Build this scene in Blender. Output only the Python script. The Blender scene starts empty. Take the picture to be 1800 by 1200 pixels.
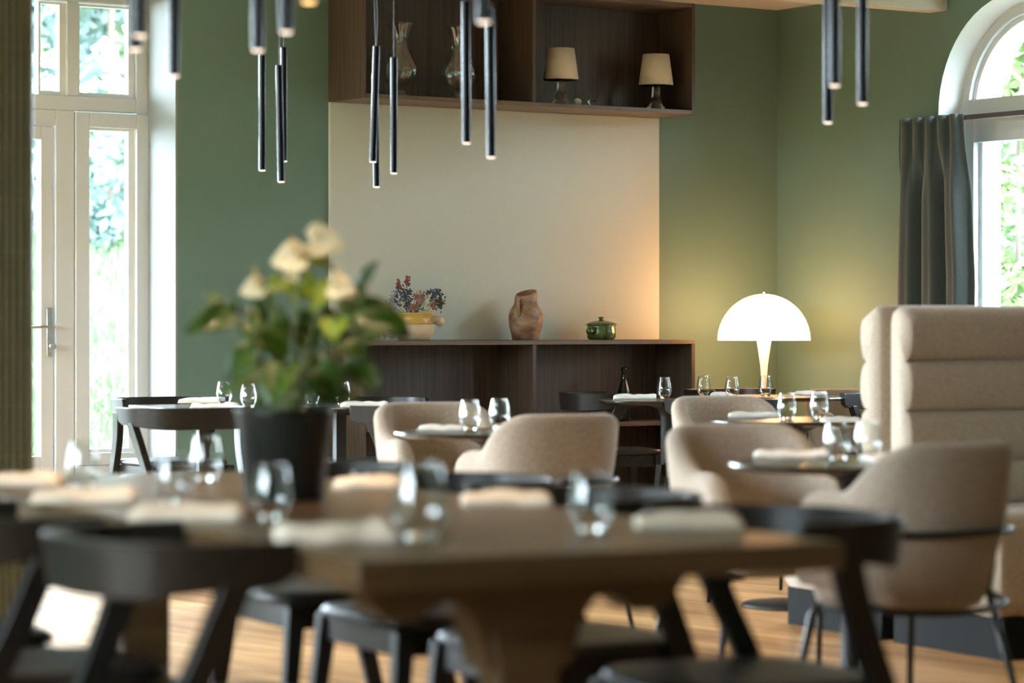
import bpy, bmesh, math, random
from mathutils import Vector, Matrix
R = math.radians
random.seed(7)
sc = bpy.context.scene
COL = sc.collection

# ---------------------------------------------------------------- camera geometry
TH = R(33.4); CT, ST = math.cos(TH), math.sin(TH)
F = 5000.0; CX, HY = 900.0, 571.0; H = 1.13

def W(xc, d, z=0.0):
    return Vector((xc*CT + d*ST, -xc*ST + d*CT, z))
def C(px, py, d):
    return W((px-CX)/F*d, d, H + (HY-py)/F*d)
def PZ(px, py, z):
    d = (H-z)*F/(py-HY)
    return W((px-CX)/F*d, d, z)
def on_Y(px, Y):
    t = (px-CX)/F; lam = Y/(CT - t*ST)
    return lam*(t*CT+ST), lam
def on_X(px, X):
    t = (px-CX)/F; lam = X/(t*CT+ST)
    return lam*(CT-t*ST), lam
def ZY(py, d): return H + (HY-py)/F*d
RU = R(-6.9)             # rotation of furniture whose front faces away along the long table
FU, FB, FR, FL = RU, RU+math.pi, RU-math.pi/2, RU+math.pi/2
UC = (-math.sin(R(26.5)), math.cos(R(26.5))); VC = (math.cos(R(26.5)), math.sin(R(26.5)))

# ---------------------------------------------------------------- materials
MATS = {}
def nodes(name):
    m = bpy.data.materials.new(name); m.use_nodes = True
    nt = m.node_tree; nt.nodes.clear()
    out = nt.nodes.new('ShaderNodeOutputMaterial')
    return m, nt, out
def principled(name, col, rough=.5, metal=0., var=None, scale=(8, 8, 8), detail=4, bump=0., bscale=None,
               spec=.5, coat=0., coords='Object', sheen=0., ramp=(.3, .7), distort=0.):
    m, nt, out = nodes(name)
    b = nt.nodes.new('ShaderNodeBsdfPrincipled')
    b.inputs['Base Color'].default_value = (*col, 1); b.inputs['Roughness'].default_value = rough
    b.inputs['Metallic'].default_value = metal; b.inputs['Specular IOR Level'].default_value = spec
    b.inputs['Coat Weight'].default_value = coat; b.inputs['Sheen Weight'].default_value = sheen
    nt.links.new(b.outputs[0], out.inputs[0])
    if var or bump:
        tc = nt.nodes.new('ShaderNodeTexCoord'); mp = nt.nodes.new('ShaderNodeMapping')
        mp.inputs['Scale'].default_value = scale
        nt.links.new(tc.outputs[coords], mp.inputs[0])
        n = nt.nodes.new('ShaderNodeTexNoise'); n.inputs['Scale'].default_value = 1.0
        n.inputs['Detail'].default_value = detail; n.inputs['Distortion'].default_value = distort
        nt.links.new(mp.outputs[0], n.inputs['Vector'])
        if var:
            r = nt.nodes.new('ShaderNodeValToRGB')
            r.color_ramp.elements[0].color = (*col, 1); r.color_ramp.elements[1].color = (*var, 1)
            r.color_ramp.elements[0].position = ramp[0]; r.color_ramp.elements[1].position = ramp[1]
            nt.links.new(n.outputs['Fac'], r.inputs[0]); nt.links.new(r.outputs[0], b.inputs['Base Color'])
        if bump:
            src = n
            if bscale:
                src = nt.nodes.new('ShaderNodeTexNoise'); src.inputs['Scale'].default_value = bscale
                src.inputs['Detail'].default_value = 3
                nt.links.new(tc.outputs[coords], src.inputs['Vector'])
            bp = nt.nodes.new('ShaderNodeBump'); bp.inputs['Strength'].default_value = bump
            bp.inputs['Distance'].default_value = .004
            nt.links.new(src.outputs['Fac'], bp.inputs['Height']); nt.links.new(bp.outputs[0], b.inputs['Normal'])
    MATS[name] = m
    return m
def emissive(name, col, s):
    m, nt, out = nodes(name); e = nt.nodes.new('ShaderNodeEmission')
    e.inputs[0].default_value = (*col, 1); e.inputs[1].default_value = s
    nt.links.new(e.outputs[0], out.inputs[0]); MATS[name] = m; return m
def pane_mat(name, tint=(1, 1, 1)):
    m, nt, out = nodes(name)
    t = nt.nodes.new('ShaderNodeBsdfTransparent'); t.inputs[0].default_value = (*tint, 1)
    g = nt.nodes.new('ShaderNodeBsdfGlossy'); g.inputs['Roughness'].default_value = .02
    lw = nt.nodes.new('ShaderNodeLayerWeight'); lw.inputs[0].default_value = .5
    pw = nt.nodes.new('ShaderNodeMath'); pw.operation = 'POWER'; pw.inputs[1].default_value = 5.
    nt.links.new(lw.outputs['Facing'], pw.inputs[0])
    fr = nt.nodes.new('ShaderNodeMath'); fr.operation = 'MULTIPLY_ADD'; fr.inputs[1].default_value = .94; fr.inputs[2].default_value = .06
    nt.links.new(pw.outputs[0], fr.inputs[0])
    mx = nt.nodes.new('ShaderNodeMixShader')
    nt.links.new(fr.outputs[0], mx.inputs[0]); nt.links.new(t.outputs[0], mx.inputs[1]); nt.links.new(g.outputs[0], mx.inputs[2])
    nt.links.new(mx.outputs[0], out.inputs[0]); MATS[name] = m; return m
def glass_mat(name, col=(1, 1, 1), rough=0., ior=1.45):
    m, nt, out = nodes(name); g = nt.nodes.new('ShaderNodeBsdfGlass')
    g.inputs['Color'].default_value = (*col, 1); g.inputs['Roughness'].default_value = rough; g.inputs['IOR'].default_value = ior
    nt.links.new(g.outputs[0], out.inputs[0]); MATS[name] = m; return m

M_wall = principled('green_wall_paint', (.138, .228, .188), .62, var=(.145, .238, .197), scale=(3, 3, 3), bump=.04, bscale=220)
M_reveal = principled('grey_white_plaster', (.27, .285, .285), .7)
M_white = principled('white_paint', (.78, .79, .79), .45)
M_ceil = principled('ceiling_paint', (.60, .59, .57), .8)
M_frame = principled('grey_white_frame_paint', (.66, .69, .72), .42)
M_beam = principled('limed_wood', (.72, .66, .55), .5, var=(.60, .54, .44), scale=(2, 40, 40), detail=5)
M_panel = principled('woven_wall_fabric', (.58, .61, .54), .85, var=(.62, .65, .58), scale=(300, 300, 300), bump=.15, bscale=500)
M_walnut = principled('dark_walnut', (.050, .030, .020), .45, var=(.115, .076, .052), scale=(55, 55, 1.6), detail=6, ramp=(.3, .75))
M_walnut_h = principled('dark_walnut_board', (.11, .070, .045), .42, var=(.18, .12, .08), scale=(1.6, 55, 55), detail=6)
M_black_wood = principled('black_stained_wood', (.011, .0095, .0085), .36, var=(.019, .016, .014), scale=(4, 40, 40), detail=4, spec=.3)
M_black = principled('black_lacquer', (.012, .012, .013), .22, coat=.1)
M_tube = principled('satin_black_metal', (.008, .008, .009), .20, spec=.2)
M_black_matt = principled('black_matt', (.014, .014, .015), .5)
M_steel_black = principled('black_powder_coated_steel', (.015, .015, .016), .35)
M_fabric = principled('beige_boucle', (.41, .325, .255), .95, var=(.53, .435, .35), scale=(90, 90, 90), detail=6, bump=.5, bscale=260, sheen=.3)
M_velvet = principled('beige_woven_upholstery', (.52, .42, .32), .95, var=(.63, .52, .41), scale=(70, 70, 70), detail=6, bump=.45, bscale=220, sheen=.25)
M_plinth = principled('black_plinth', (.012, .012, .012), .7, spec=.12)
M_napkin = principled('linen_napkin', (.84, .82, .78), .9, var=(.88, .86, .82), scale=(60, 60, 60), bump=.3, bscale=300)
M_napkin_c = principled('cream_napkin', (.84, .73, .58), .9, var=(.88, .78, .64), scale=(60, 60, 60), bump=.3, bscale=300)
M_steel = principled('brushed_steel', (.62, .62, .62), .25, metal=1.)
M_oak = principled('brown_oak', (.070, .040, .017), .30, var=(.125, .076, .037), scale=(2.2, 26, 26), detail=6, distort=.6)
M_cushion = principled('dark_seat_leather', (.012, .012, .012), .42, bump=.1, bscale=90)
M_curtain = principled('dark_grey_curtain', (.050, .068, .068), .8, var=(.064, .084, .083), scale=(200, 200, 40), bump=.2, bscale=400, sheen=.4)
M_shade = principled('cream_lampshade', (.72, .63, .50), .9, bump=.15, bscale=300)
M_pot = principled('black_plant_pot', (.016, .020, .018), .34)
M_soil = principled('potting_soil', (.03, .02, .012), .95, bump=1., bscale=90)
M_pane = pane_mat('window_glass')
M_glass = glass_mat('clear_glass')
M_thin = pane_mat('thin_glass_wall', (.97, .98, .975))
M_thin.node_tree.nodes['Math'].inputs[1].default_value = 2.6
M_thin.node_tree.nodes['Math.001'].inputs[1].default_value = .75
M_vase = pane_mat('ribbed_glass_wall', (.97, .98, .975))
M_vase.node_tree.nodes['Math'].inputs[1].default_value = 2.
M_vase.node_tree.nodes['Math.001'].inputs[1].default_value = .7
M_vase.node_tree.nodes['Math.001'].inputs[2].default_value = .10
M_glass_dark = glass_mat('dark_bottle_glass', (.03, .045, .03))
M_glow = emissive('lamp_opal_glow', (1., .50, .22), 14.)
M_disc = emissive('pendant_diffuser_glow', (1., .80, .64), 2.0)
M_disc_hot = emissive('pendant_diffuser_glow_bright', (1., .60, .22), 3.0)
M_leafy = principled('dark_green_leaf', (.014, .044, .003), .42, var=(.05, .115, .006), scale=(30, 30, 30), coat=.1)
M_leafy2 = principled('yellow_green_leaf', (.18, .25, .012), .45, var=(.30, .34, .02), scale=(30, 30, 30))
M_stem = principled('green_stem', (.14, .18, .05), .5)
M_spathe = principled('cream_spathe', (.85, .76, .52), .5)
M_spadix = principled('yellow_spadix', (.65, .45, .14), .6)
M_jug = principled('salt_glazed_clay', (.17, .065, .036), .42, var=(.36, .235, .135), scale=(11, 11, 20), detail=5, ramp=(.38, .62), bump=.25, bscale=60)
M_green_glaze = principled('green_glaze', (.030, .055, .012), .18, var=(.09, .14, .025), scale=(24, 24, 24), detail=4, coat=.6)
M_ochre = principled('ochre_glaze', (.48, .27, .05), .3, var=(.56, .36, .10), scale=(14, 14, 14), coat=.3)
M_clay = principled('raw_cream_clay', (.58, .42, .27), .8, var=(.65, .50, .34), scale=(20, 20, 20))
M_thistle = principled('blue_thistle', (.060, .065, .11), .9, var=(.12, .12, .19), scale=(200, 200, 200))
M_lav = principled('lavender_blossom', (.36, .30, .42), .9)
M_pink = principled('dusty_pink_blossom', (.30, .14, .12), .9, var=(.42, .24, .20), scale=(150, 150, 150))
M_bud = principled('crimson_bud', (.24, .07, .09), .8)
M_wb = principled('white_blossom', (.74, .72, .52), .9)
M_darkleaf = principled('dried_leaf', (.06, .08, .03), .9)
M_stone = principled('white_pebble', (.7, .68, .6), .7)
M_grass = principled('lawn_soil', (.045, .065, .035), 1., var=(.10, .12, .08), scale=(.9, .9, .9), detail=5)
M_blade = principled('grass_blade', (.045, .085, .028), .8, var=(.085, .125, .055), scale=(1.5, 1.5, 1.5))
M_tree_blue = principled('blue_green_needles', (.085, .14, .125), .8, var=(.20, .27, .25), scale=(1.6, 1.6, 1.6), detail=6)
M_tree_light = principled('light_green_foliage', (.13, .20, .10), .8, var=(.24, .31, .18), scale=(1.4, 1.4, 1.4), detail=6)
M_tree_bright = principled('fresh_green_foliage', (.10, .17, .05), .8, var=(.24, .31, .14), scale=(1.8, 1.8, 1.8), detail=6)
M_added_hedge = principled('added_hedge_foliage', (.045, .075, .030), .9, var=(.10, .15, .06), scale=(2, 2, 2), detail=6, bump=1., bscale=9)
M_bark = principled('bark', (.10, .08, .06), .9, bump=1., bscale=20)

def floor_material():
    m, nt, out = nodes('oak_floor_planks')
    b = nt.nodes.new('ShaderNodeBsdfPrincipled')
    tc = nt.nodes.new('ShaderNodeTexCoord'); mp = nt.nodes.new('ShaderNodeMapping')
    mp.inputs['Rotation'].default_value = (0, 0, R(-97)+0)
    nt.links.new(tc.outputs['Object'], mp.inputs[0])
    br = nt.nodes.new('ShaderNodeTexBrick'); br.inputs['Scale'].default_value = 1.
    br.inputs['Brick Width'].default_value = 1.9; br.inputs['Row Height'].default_value = .145
    br.inputs['Mortar Size'].default_value = .0025; br.inputs['Mortar Smooth'].default_value = .1
    br.inputs['Color1'].default_value = (.52, .27, .105, 1); br.inputs['Color2'].default_value = (.80, .49, .22, 1)
    br.inputs['Mortar'].default_value = (.50, .42, .34, 1); br.inputs['Bias'].default_value = 0.  # pale gap colour paints in the glare along the plank joints
    nt.links.new(mp.outputs[0], br.inputs['Vector'])
    mp2 = nt.nodes.new('ShaderNodeMapping'); mp2.inputs['Scale'].default_value = (1.3, 22, 1)
    nt.links.new(mp.outputs[0], mp2.inputs[0])
    n = nt.nodes.new('ShaderNodeTexNoise'); n.inputs['Scale'].default_value = 1.; n.inputs['Detail'].default_value = 6
    n.inputs['Distortion'].default_value = .8
    nt.links.new(mp2.outputs[0], n.inputs['Vector'])
    rp = nt.nodes.new('ShaderNodeValToRGB')
    rp.color_ramp.elements[0].position = .32; rp.color_ramp.elements[0].color = (.52, .42, .33, 1)
    rp.color_ramp.elements[1].position = .62; rp.color_ramp.elements[1].color = (1.1, 1.08, 1.05, 1)
    nt.links.new(n.outputs['Fac'], rp.inputs[0])
    mx = nt.nodes.new('ShaderNodeMix'); mx.data_type = 'RGBA'; mx.blend_type = 'MULTIPLY'; mx.inputs[0].default_value = 1.
    nt.links.new(br.outputs['Color'], mx.inputs[6]); nt.links.new(rp.outputs[0], mx.inputs[7])
    nt.links.new(mx.outputs[2], b.inputs['Base Color'])
    b.inputs['Roughness'].default_value = .38
    bp = nt.nodes.new('ShaderNodeBump'); bp.inputs['Strength'].default_value = .25; bp.inputs['Distance'].default_value = .002
    nt.links.new(n.outputs['Fac'], bp.inputs['Height']); nt.links.new(bp.outputs[0], b.inputs['Normal'])
    nt.links.new(b.outputs[0], out.inputs[0]); return m
M_floor = floor_material()

def tile_material():
    m, nt, out = nodes('olive_glazed_tile')
    b = nt.nodes.new('ShaderNodeBsdfPrincipled'); b.inputs['Roughness'].default_value = .28
    tc = nt.nodes.new('ShaderNodeTexCoord')
    sp = nt.nodes.new('ShaderNodeSeparateXYZ'); nt.links.new(tc.outputs['Object'], sp.inputs[0])
    md = nt.nodes.new('ShaderNodeMath'); md.operation = 'FRACT'
    dv = nt.nodes.new('ShaderNodeMath'); dv.operation = 'DIVIDE'; dv.inputs[1].default_value = .149
    nt.links.new(sp.outputs['Z'], dv.inputs[0]); nt.links.new(dv.outputs[0], md.inputs[0])
    lt = nt.nodes.new('ShaderNodeMath'); lt.operation = 'LESS_THAN'; lt.inputs[1].default_value = .035
    nt.links.new(md.outputs[0], lt.inputs[0])
    mp = nt.nodes.new('ShaderNodeMapping'); mp.inputs['Scale'].default_value = (46, 46, 6)
    nt.links.new(tc.outputs['Object'], mp.inputs[0])
    n = nt.nodes.new('ShaderNodeTexNoise'); n.inputs['Scale'].default_value = 1.
    nt.links.new(mp.outputs[0], n.inputs['Vector'])
    r = nt.nodes.new('ShaderNodeValToRGB')
    r.color_ramp.elements[0].color = (.15, .135, .075, 1); r.color_ramp.elements[1].color = (.27, .25, .15, 1)
    nt.links.new(n.outputs['Fac'], r.inputs[0])
    mx = nt.nodes.new('ShaderNodeMix'); mx.data_type = 'RGBA'
    nt.links.new(lt.outputs[0], mx.inputs[0]); nt.links.new(r.outputs[0], mx.inputs[6])
    mx.inputs[7].default_value = (.26, .23, .16, 1)
    nt.links.new(mx.outputs[2], b.inputs['Base Color']); nt.links.new(b.outputs[0], out.inputs[0]); return m
M_tile = tile_material()

# ---------------------------------------------------------------- object helpers
def link(name, me, mat, parent=None):
    o = bpy.data.objects.new(name, me); COL.objects.link(o)
    if mat and not me.materials: me.materials.append(mat)
    if parent: o.parent = parent
    return o
def obj(name, bm, mat, parent=None, smooth=False, bevel=0., seg=2, sub=0, angle=40):
    bmesh.ops.recalc_face_normals(bm, faces=bm.faces)
    me = bpy.data.meshes.new(name); bm.to_mesh(me); bm.free()
    o = link(name, me, mat, parent)
    if smooth:
        for p in me.polygons: p.use_smooth = True
    if bevel:
        b = o.modifiers.new('bevel', 'BEVEL'); b.width = bevel; b.segments = seg; b.limit_method = 'ANGLE'; b.angle_limit = R(angle)
        b.harden_normals = False
        for p in me.polygons: p.use_smooth = True
        try:
            me.set_sharp_from_angle(angle=R(50))
        except Exception: pass
    if sub:
        s = o.modifiers.new('sub', 'SUBSURF'); s.levels = sub; s.render_levels = sub
    return o
def thing(name, label, cat, loc=(0, 0, 0), rot=0., group=None):
    o = bpy.data.objects.new(name, None); COL.objects.link(o)
    o.location = loc; o.rotation_euler = (0, 0, rot); o.empty_display_size = .1
    o['label'] = label; o['category'] = cat
    if group: o['group'] = group
    return o
def tag(o, label, cat, group=None, kind=None):
    if label: o['label'] = label
    if cat: o['category'] = cat
    if group: o['group'] = group
    if kind: o['kind'] = kind
    return o
def struct(o):
    o['kind'] = 'structure'; return o
def dup(root, loc, rot, label, group=None, scale=None):
    r = root.copy(); COL.objects.link(r); r.location = loc; r.rotation_euler = (0, 0, rot); r['label'] = label
    if group: r['group'] = group
    if scale: r.scale = (scale, scale, scale)
    for ch in [c for c in bpy.data.objects if c.parent == root]:
        c = ch.copy(); COL.objects.link(c); c.parent = r
        for g in [q for q in bpy.data.objects if q.parent == ch]:
            e = g.copy(); COL.objects.link(e); e.parent = c
    return r
def NB(): return bmesh.new()
def box(bm, x0, x1, y0, y1, z0, z1, rot=None):
    vs = [bm.verts.new((x, y, z)) for z in (z0, z1) for y in (y0, y1) for x in (x0, x1)]
    for f in ((0, 1, 3, 2), (4, 6, 7, 5), (0, 4, 5, 1), (1, 5, 7, 3), (3, 7, 6, 2), (2, 6, 4, 0)):
        bm.faces.new([vs[i] for i in f])
    if rot: bmesh.ops.transform(bm, matrix=rot, verts=vs)
    return vs
def loft(bm, rings, caps=True, closed=True):
    L = [[bm.verts.new(p) for p in r] for r in rings]
    n = len(L[0])
    for a, b in zip(L, L[1:]):
        for i in range(n if closed else n-1):
            j = (i+1) % n
            bm.faces.new((a[i], a[j], b[j], b[i]))
    if caps:
        bm.faces.new(list(reversed(L[0]))); bm.faces.new(L[-1])
    return L
def tube(bm, pts, r, n=10, caps=True):
    pts = [Vector(p) for p in pts]
    rr = r if isinstance(r, (list, tuple)) else [r]*len(pts)
    rings = []; up = None
    for i, p in enumerate(pts):
        t = (pts[min(i+1, len(pts)-1)] - pts[max(i-1, 0)]).normalized()
        if up is None:
            up = Vector((0, 0, 1)) if abs(t.z) < .9 else Vector((1, 0, 0))
        a = t.cross(up)
        if a.length < 1e-5: a = t.cross(Vector((0, 1, 0)))
        a.normalize(); b = t.cross(a).normalized(); up = -b if b.dot(up) < 0 else b
        a = t.cross(up).normalized()
        rings.append([p + (a*math.cos(2*math.pi*k/n) + up*math.sin(2*math.pi*k/n))*rr[i] for k in range(n)])
    return loft(bm, rings, caps)
def lathe(bm, prof, n=32, c=(0, 0, 0), mod=None):
    rings = []
    for r, z in prof:
        ring = []
        for k in range(n):
            a = 2*math.pi*k/n
            q = r*(mod(a, z) if mod else 1.)
            ring.append((c[0]+q*math.cos(a), c[1]+q*math.sin(a), c[2]+z))
        rings.append(ring)
    return loft(bm, rings, caps=True)
def bars(bm, secs):
    # horizontal rectangles lofted: (cx,cy,z,sx,sy)
    rings = [[(x-a/2, y-b/2, z), (x+a/2, y-b/2, z), (x+a/2, y+b/2, z), (x-a/2, y+b/2, z)] for x, y, z, a, b in secs]
    return loft(bm, rings)
def catmull(pts, n=6):
    pts = [Vector(p) for p in pts]; out = []
    P = [pts[0]*2-pts[1]] + pts + [pts[-1]*2-pts[-2]]
    for i in range(1, len(P)-2):
        for k in range(n):
            t = k/n
            out.append(.5*((2*P[i]) + (P[i+1]-P[i-1])*t + (2*P[i-1]-5*P[i]+4*P[i+1]-P[i+2])*t*t + (3*P[i]-P[i-1]-3*P[i+1]+P[i+2])*t**3))
    out.append(pts[-1]); return out
def sphere(bm, c, r, u=10, v=7, sc_=(1, 1, 1)):
    m = Matrix.Translation(c) @ Matrix.Diagonal((r*sc_[0], r*sc_[1], r*sc_[2], 1))
    bmesh.ops.create_uvsphere(bm, u_segments=u, v_segments=v, radius=1, matrix=m)
def raw(name, verts, faces, mat, parent=None, smooth=False):
    me = bpy.data.meshes.new(name); me.from_pydata(verts, [], faces); me.update()
    if smooth:
        for p in me.polygons: p.use_smooth = True
    return link(name, me, mat, parent)

# ================================================================ THE ROOM
Y0 = 16.04*CT                     # back wall plane
t_ = (1366-CX)/F
XR = Y0/(CT - t_*ST)*(t_*CT+ST)    # right wall plane
ZC = 3.02
XL, YJ, XF, YB = 2.2, 6.4, -2.3, -2.6   # left glazed wall, jog, front-left wall, rear wall
TK = .5
# floor
bm = NB(); box(bm, XF-TK, XR+TK, YB-TK, Y0+TK, -.12, 0); struct(obj('floor', bm, M_floor))
bm = NB(); box(bm, XF-TK, XR+TK, YB-TK, Y0+TK, ZC, ZC+.15); struct(obj('ceiling', bm, M_ceil))
# back wall with the garden door opening
DX1 = on_Y(312, Y0)[0]; DX0 = DX1 - 2.95; DZ = 2.87
bm = NB()
box(bm, XL-TK, DX0, Y0, Y0+TK, 0, ZC); box(bm, DX0, DX1, Y0, Y0+TK, DZ, ZC); box(bm, DX1, XR+TK, Y0, Y0+TK, 0, ZC)
struct(obj('wall_back', bm, M_wall))
# white reveals of the opening (thin plaster lining)
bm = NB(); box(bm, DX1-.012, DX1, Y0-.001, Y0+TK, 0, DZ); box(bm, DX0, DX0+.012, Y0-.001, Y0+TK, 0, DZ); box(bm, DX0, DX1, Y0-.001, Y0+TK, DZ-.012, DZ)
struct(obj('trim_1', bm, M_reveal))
bm = NB(); box(bm, DX0-3, DX1+2, Y0+TK, Y0+TK+1.3, 3.05, 3.2); struct(obj('added_eave', bm, M_white))  # unseen eave added to cut high sky light on the door reveal

# right wall with arched windows
SP = 2.31; RAD = .622; SILL = .85
YA = on_X(1650, XR)[0] - RAD        # centre of the visible arch
arches = [YA, YA-2.6]
TR = .37
def arch_wall():
    bm = NB()
    def quad(*p): bm.faces.new([bm.verts.new(q) for q in p])
    edges = [Y0]
    for xp in (XR, XR+TR):
        segs = []; prev = Y0
        for yc in arches:
            a, b = yc+RAD, yc-RAD
            quad((xp, prev, 0), (xp, a, 0), (xp, a, ZC), (xp, prev, ZC))
            quad((xp, a, 0), (xp, b, 0), (xp, b, SILL), (xp, a, SILL))
            N = 28
            for k in range(N):
                t0, t1 = math.pi*k/N, math.pi*(k+1)/N
                ya, za = yc+RAD*math.cos(t0), SP+RAD*math.sin(t0)
                yb, zb = yc+RAD*math.cos(t1), SP+RAD*math.sin(t1)
                quad((xp, ya, za), (xp, yb, zb), (xp, yb, ZC), (xp, ya, ZC))
            prev = b
        quad((xp, prev, 0), (xp, YB, 0), (xp, YB, ZC), (xp, prev, ZC))
    return bm
bm = arch_wall(); bmesh.ops.remove_doubles(bm, verts=bm.verts, dist=1e-5)
me = bpy.data.meshes.new('wall_right'); bm.to_mesh(me); bm.free(); struct(link('wall_right', me, M_wall))
def arch_path(r, yc, zs=SP, z0=SILL, n=28, inset=0.):
    p = [(yc+r, z0)] + [(yc+r*math.cos(math.pi*k/n), zs+r*math.sin(math.pi*k/n)) for k in range(n+1)] + [(yc-r, z0)]
    return p
def arch_window(idx, yc, full=True):
    root = struct(thing('window_%d' % idx, 'x', 'window', (0, 0, 0)))
    del root['label']; del root['category']
    # splayed plaster reveal, rounded at the room edge
    prof = [(XR-.001, RAD+.0), (XR+.035, RAD-.004), (XR+.075, RAD-.016), (XR+.115, RAD-.030), (XR+.14, RAD-.040)]
    bm = NB(); rows = []
    for x, r in prof:
        rows.append([bm.verts.new((x, y, z)) for y, z in arch_path(r, yc)])
    for a, b in zip(rows, rows[1:]):
        for i in range(len(a)-1): bm.faces.new((a[i], a[i+1], b[i+1], b[i]))
    a = rows[0]; b = rows[-1]
    bm.faces.new((a[0], a[-1], b[-1], b[0]))
    rv = obj('reveal', bm, M_white, root, smooth=True)
    # outer reveal, outside the frame
    bm = NB(); rows = []
    for x, r in ((XR+.21, RAD-.05), (XR+TR+.004, RAD-.10)):
        rows.append([bm.verts.new((x, y, z)) for y, z in arch_path(r, yc)])
    for i in range(len(rows[0])-1): bm.faces.new((rows[0][i], rows[0][i+1], rows[1][i+1], rows[1][i]))
    bm.faces.new((rows[0][0], rows[0][-1], rows[1][-1], rows[1][0]))
    obj('outer_reveal', bm, M_white, root, smooth=True)
    # frame: arch ring + straight members
    x0, x1 = XR+.135, XR+.21
    def ringbar(bm, r0, r1, xa, xb, zs, ztail):
        n = 28
        def pth(r): return [(yc+r, ztail)] + [(yc+r*math.cos(math.pi*k/n), zs+r*math.sin(math.pi*k/n)) for k in range(n+1)] + [(yc-r, ztail)]
        A, B = pth(r0), pth(r1)
        L = []
        for (ya, za), (yb, zb) in zip(A, B):
            L.append([bm.verts.new(q) for q in ((xa, ya, za), (xa, yb, zb), (xb, yb, zb), (xb, ya, za))])
        for p, q in zip(L, L[1:]):
            for i in range(4): bm.faces.new((p[i], p[(i+1) % 4], q[(i+1) % 4], q[i]))
        bm.faces.new(L[0]); bm.faces.new(list(reversed(L[-1])))
    d0 = on_X(1700, x0)[1]
    zt0 = ZY(203, d0); zg0 = ZY(176, d0)         # transom
    zl1 = ZY(252, d0)                            # lower glass top
    yo = on_X(1683, x0)[0]; ro = yo-YA           # outer edge of frame
    yg = on_X(1702, x0)[0]; rg = yg-YA
    yl = on_X(1714, x0)[0]; rl = yl-YA
    bm = NB()
    ringbar(bm, RAD+.02, rg, x0, x1, SP, SILL)
    box(bm, x0, x1, yc-rg, yc+rg, zt0, zg0)
    box(bm, x0, x1, yc-rg, yc+rg, SILL-.02, SILL+.09)
    obj('window_frame', bm, M_frame, root)
    bm = NB()   # casement sashes
    xs0, xs1 = x0+.012, x1-.01
    box(bm, x0-.012, xs1, yc-rg-.01, yc-rl, SILL+.08, zt0-.006); box(bm, x0-.012, xs1, yc+rl, yc+rg+.01, SILL+.08, zt0-.006)
    box(bm, x0-.012, xs1, yc-rl, yc+rl, zl1, zt0-.006); box(bm, x0-.012, xs1, yc-rl, yc+rl, SILL+.08, SILL+.17)
    box(bm, x0-.012, xs1, yc-.05, yc+.05, SILL+.17, zl1)
    obj('casement', bm, M_frame, root, bevel=.004)
    bm = NB()   # glazing beads
    ringbar(bm, rg+.002, rg-.028, x0+.03, x1-.02, SP, zg0)
    for s in (-1, 1):
        a, b = sorted((yc+s*rl, yc+s*(rl-.028))); box(bm, x0+.03, x1-.02, a, b, SILL+.17, zl1)
    obj('glazing_bead', bm, M_white, root)
    bm = NB()
    xm = (x0+x1)/2+.01
    v = [bm.verts.new((xm, y, z)) for y, z in [(yc+rg, zg0)] + [(yc+rg*math.cos(math.pi*k/20), SP+.08+rg*math.sin(math.pi*k/20)) for k in range(21)] + [(yc-rg, zg0)]]
    bm.faces.new(v)
    v = [bm.verts.new(q) for q in ((xm, yc-rl, SILL+.17), (xm, yc+rl, SILL+.17), (xm, yc+rl, zl1), (xm, yc-rl, zl1))]
    bm.faces.new(v)
    obj('pane', bm, M_pane, root)
    return root
for i, yc in enumerate(arches): arch_window(i+1, yc)

# left walls
def glazed_wall(name, axis, p, a0, a1, openings, z0=.05, z1=2.75, out=-1):
    """wall on plane axis=p running a0..a1 with (b0,b1) openings; returns openings"""
    bm = NB(); lo, hi = sorted((p, p+out*.4))
    def bx(u0, u1, za, zb):
        if axis == 'x': box(bm, lo, hi, u0, u1, za, zb)
        else: box(bm, u0, u1, lo, hi, za, zb)
    prev = a0
    for b0, b1 in openings:
        bx(prev, b0, 0, ZC); bx(b0, b1, 0, z0); bx(b0, b1, z1, ZC); prev = b1
    bx(prev, a1, 0, ZC)
    struct(obj(name, bm, M_wall))
nwin = 6
def plain_window(axis, p, b0, b1, z0, z1, out=-1):
    global nwin
    root = struct(bpy.data.objects.new('window_%d' % nwin, None)); COL.objects.link(root); nwin += 1
    bm = NB(); lo, hi = sorted((p+out*.15, p+out*.22)); mid = (lo+hi)/2
    def bx(u0, u1, za, zb):
        if axis == 'x': box(bm, lo, hi, u0, u1, za, zb)
        else: box(bm, u0, u1, lo, hi, za, zb)
    w = .07; m = (b0+b1)/2
    bx(b0, b0+w, z0, z1); bx(b1-w, b1, z0, z1); bx(m-w/2, m+w/2, z0, z1)
    bx(b0, b1, z0, z0+w); bx(b0, b1, z1-w, z1); bx(b0, b1, 2.15, 2.15+w)
    obj('window_frame', bm, M_white, root)
    bm = NB()
    if axis == 'x': q = ((mid, b0, z0), (mid, b1, z0), (mid, b1, z1), (mid, b0, z1))
    else: q = ((b0, mid, z0), (b1, mid, z0), (b1, mid, z1), (b0, mid, z1))
    bm.faces.new([bm.verts.new(v) for v in q]); obj('pane', bm, M_pane, root)
wl = [(YJ+.3, YJ+2.4), (YJ+2.6, YJ+4.6), (YJ+4.8, YJ+6.75)]
glazed_wall('wall_left', 'x', XL, YJ, Y0+TK, wl)
for a, b in wl: plain_window('x', XL, a, b, .05, 2.75)
wf = [(2.6, 4.2), (4.5, 6.2)]
glazed_wall('wall_front_left', 'x', XF, YB, YJ+.4, wf)
for a, b in wf: plain_window('x', XF, a, b, .05, 2.75)
bm = NB(); box(bm, XF, XL, YJ, YJ+.4, 0, ZC); struct(obj('wall_jog', bm, M_wall))
wr = []
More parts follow.
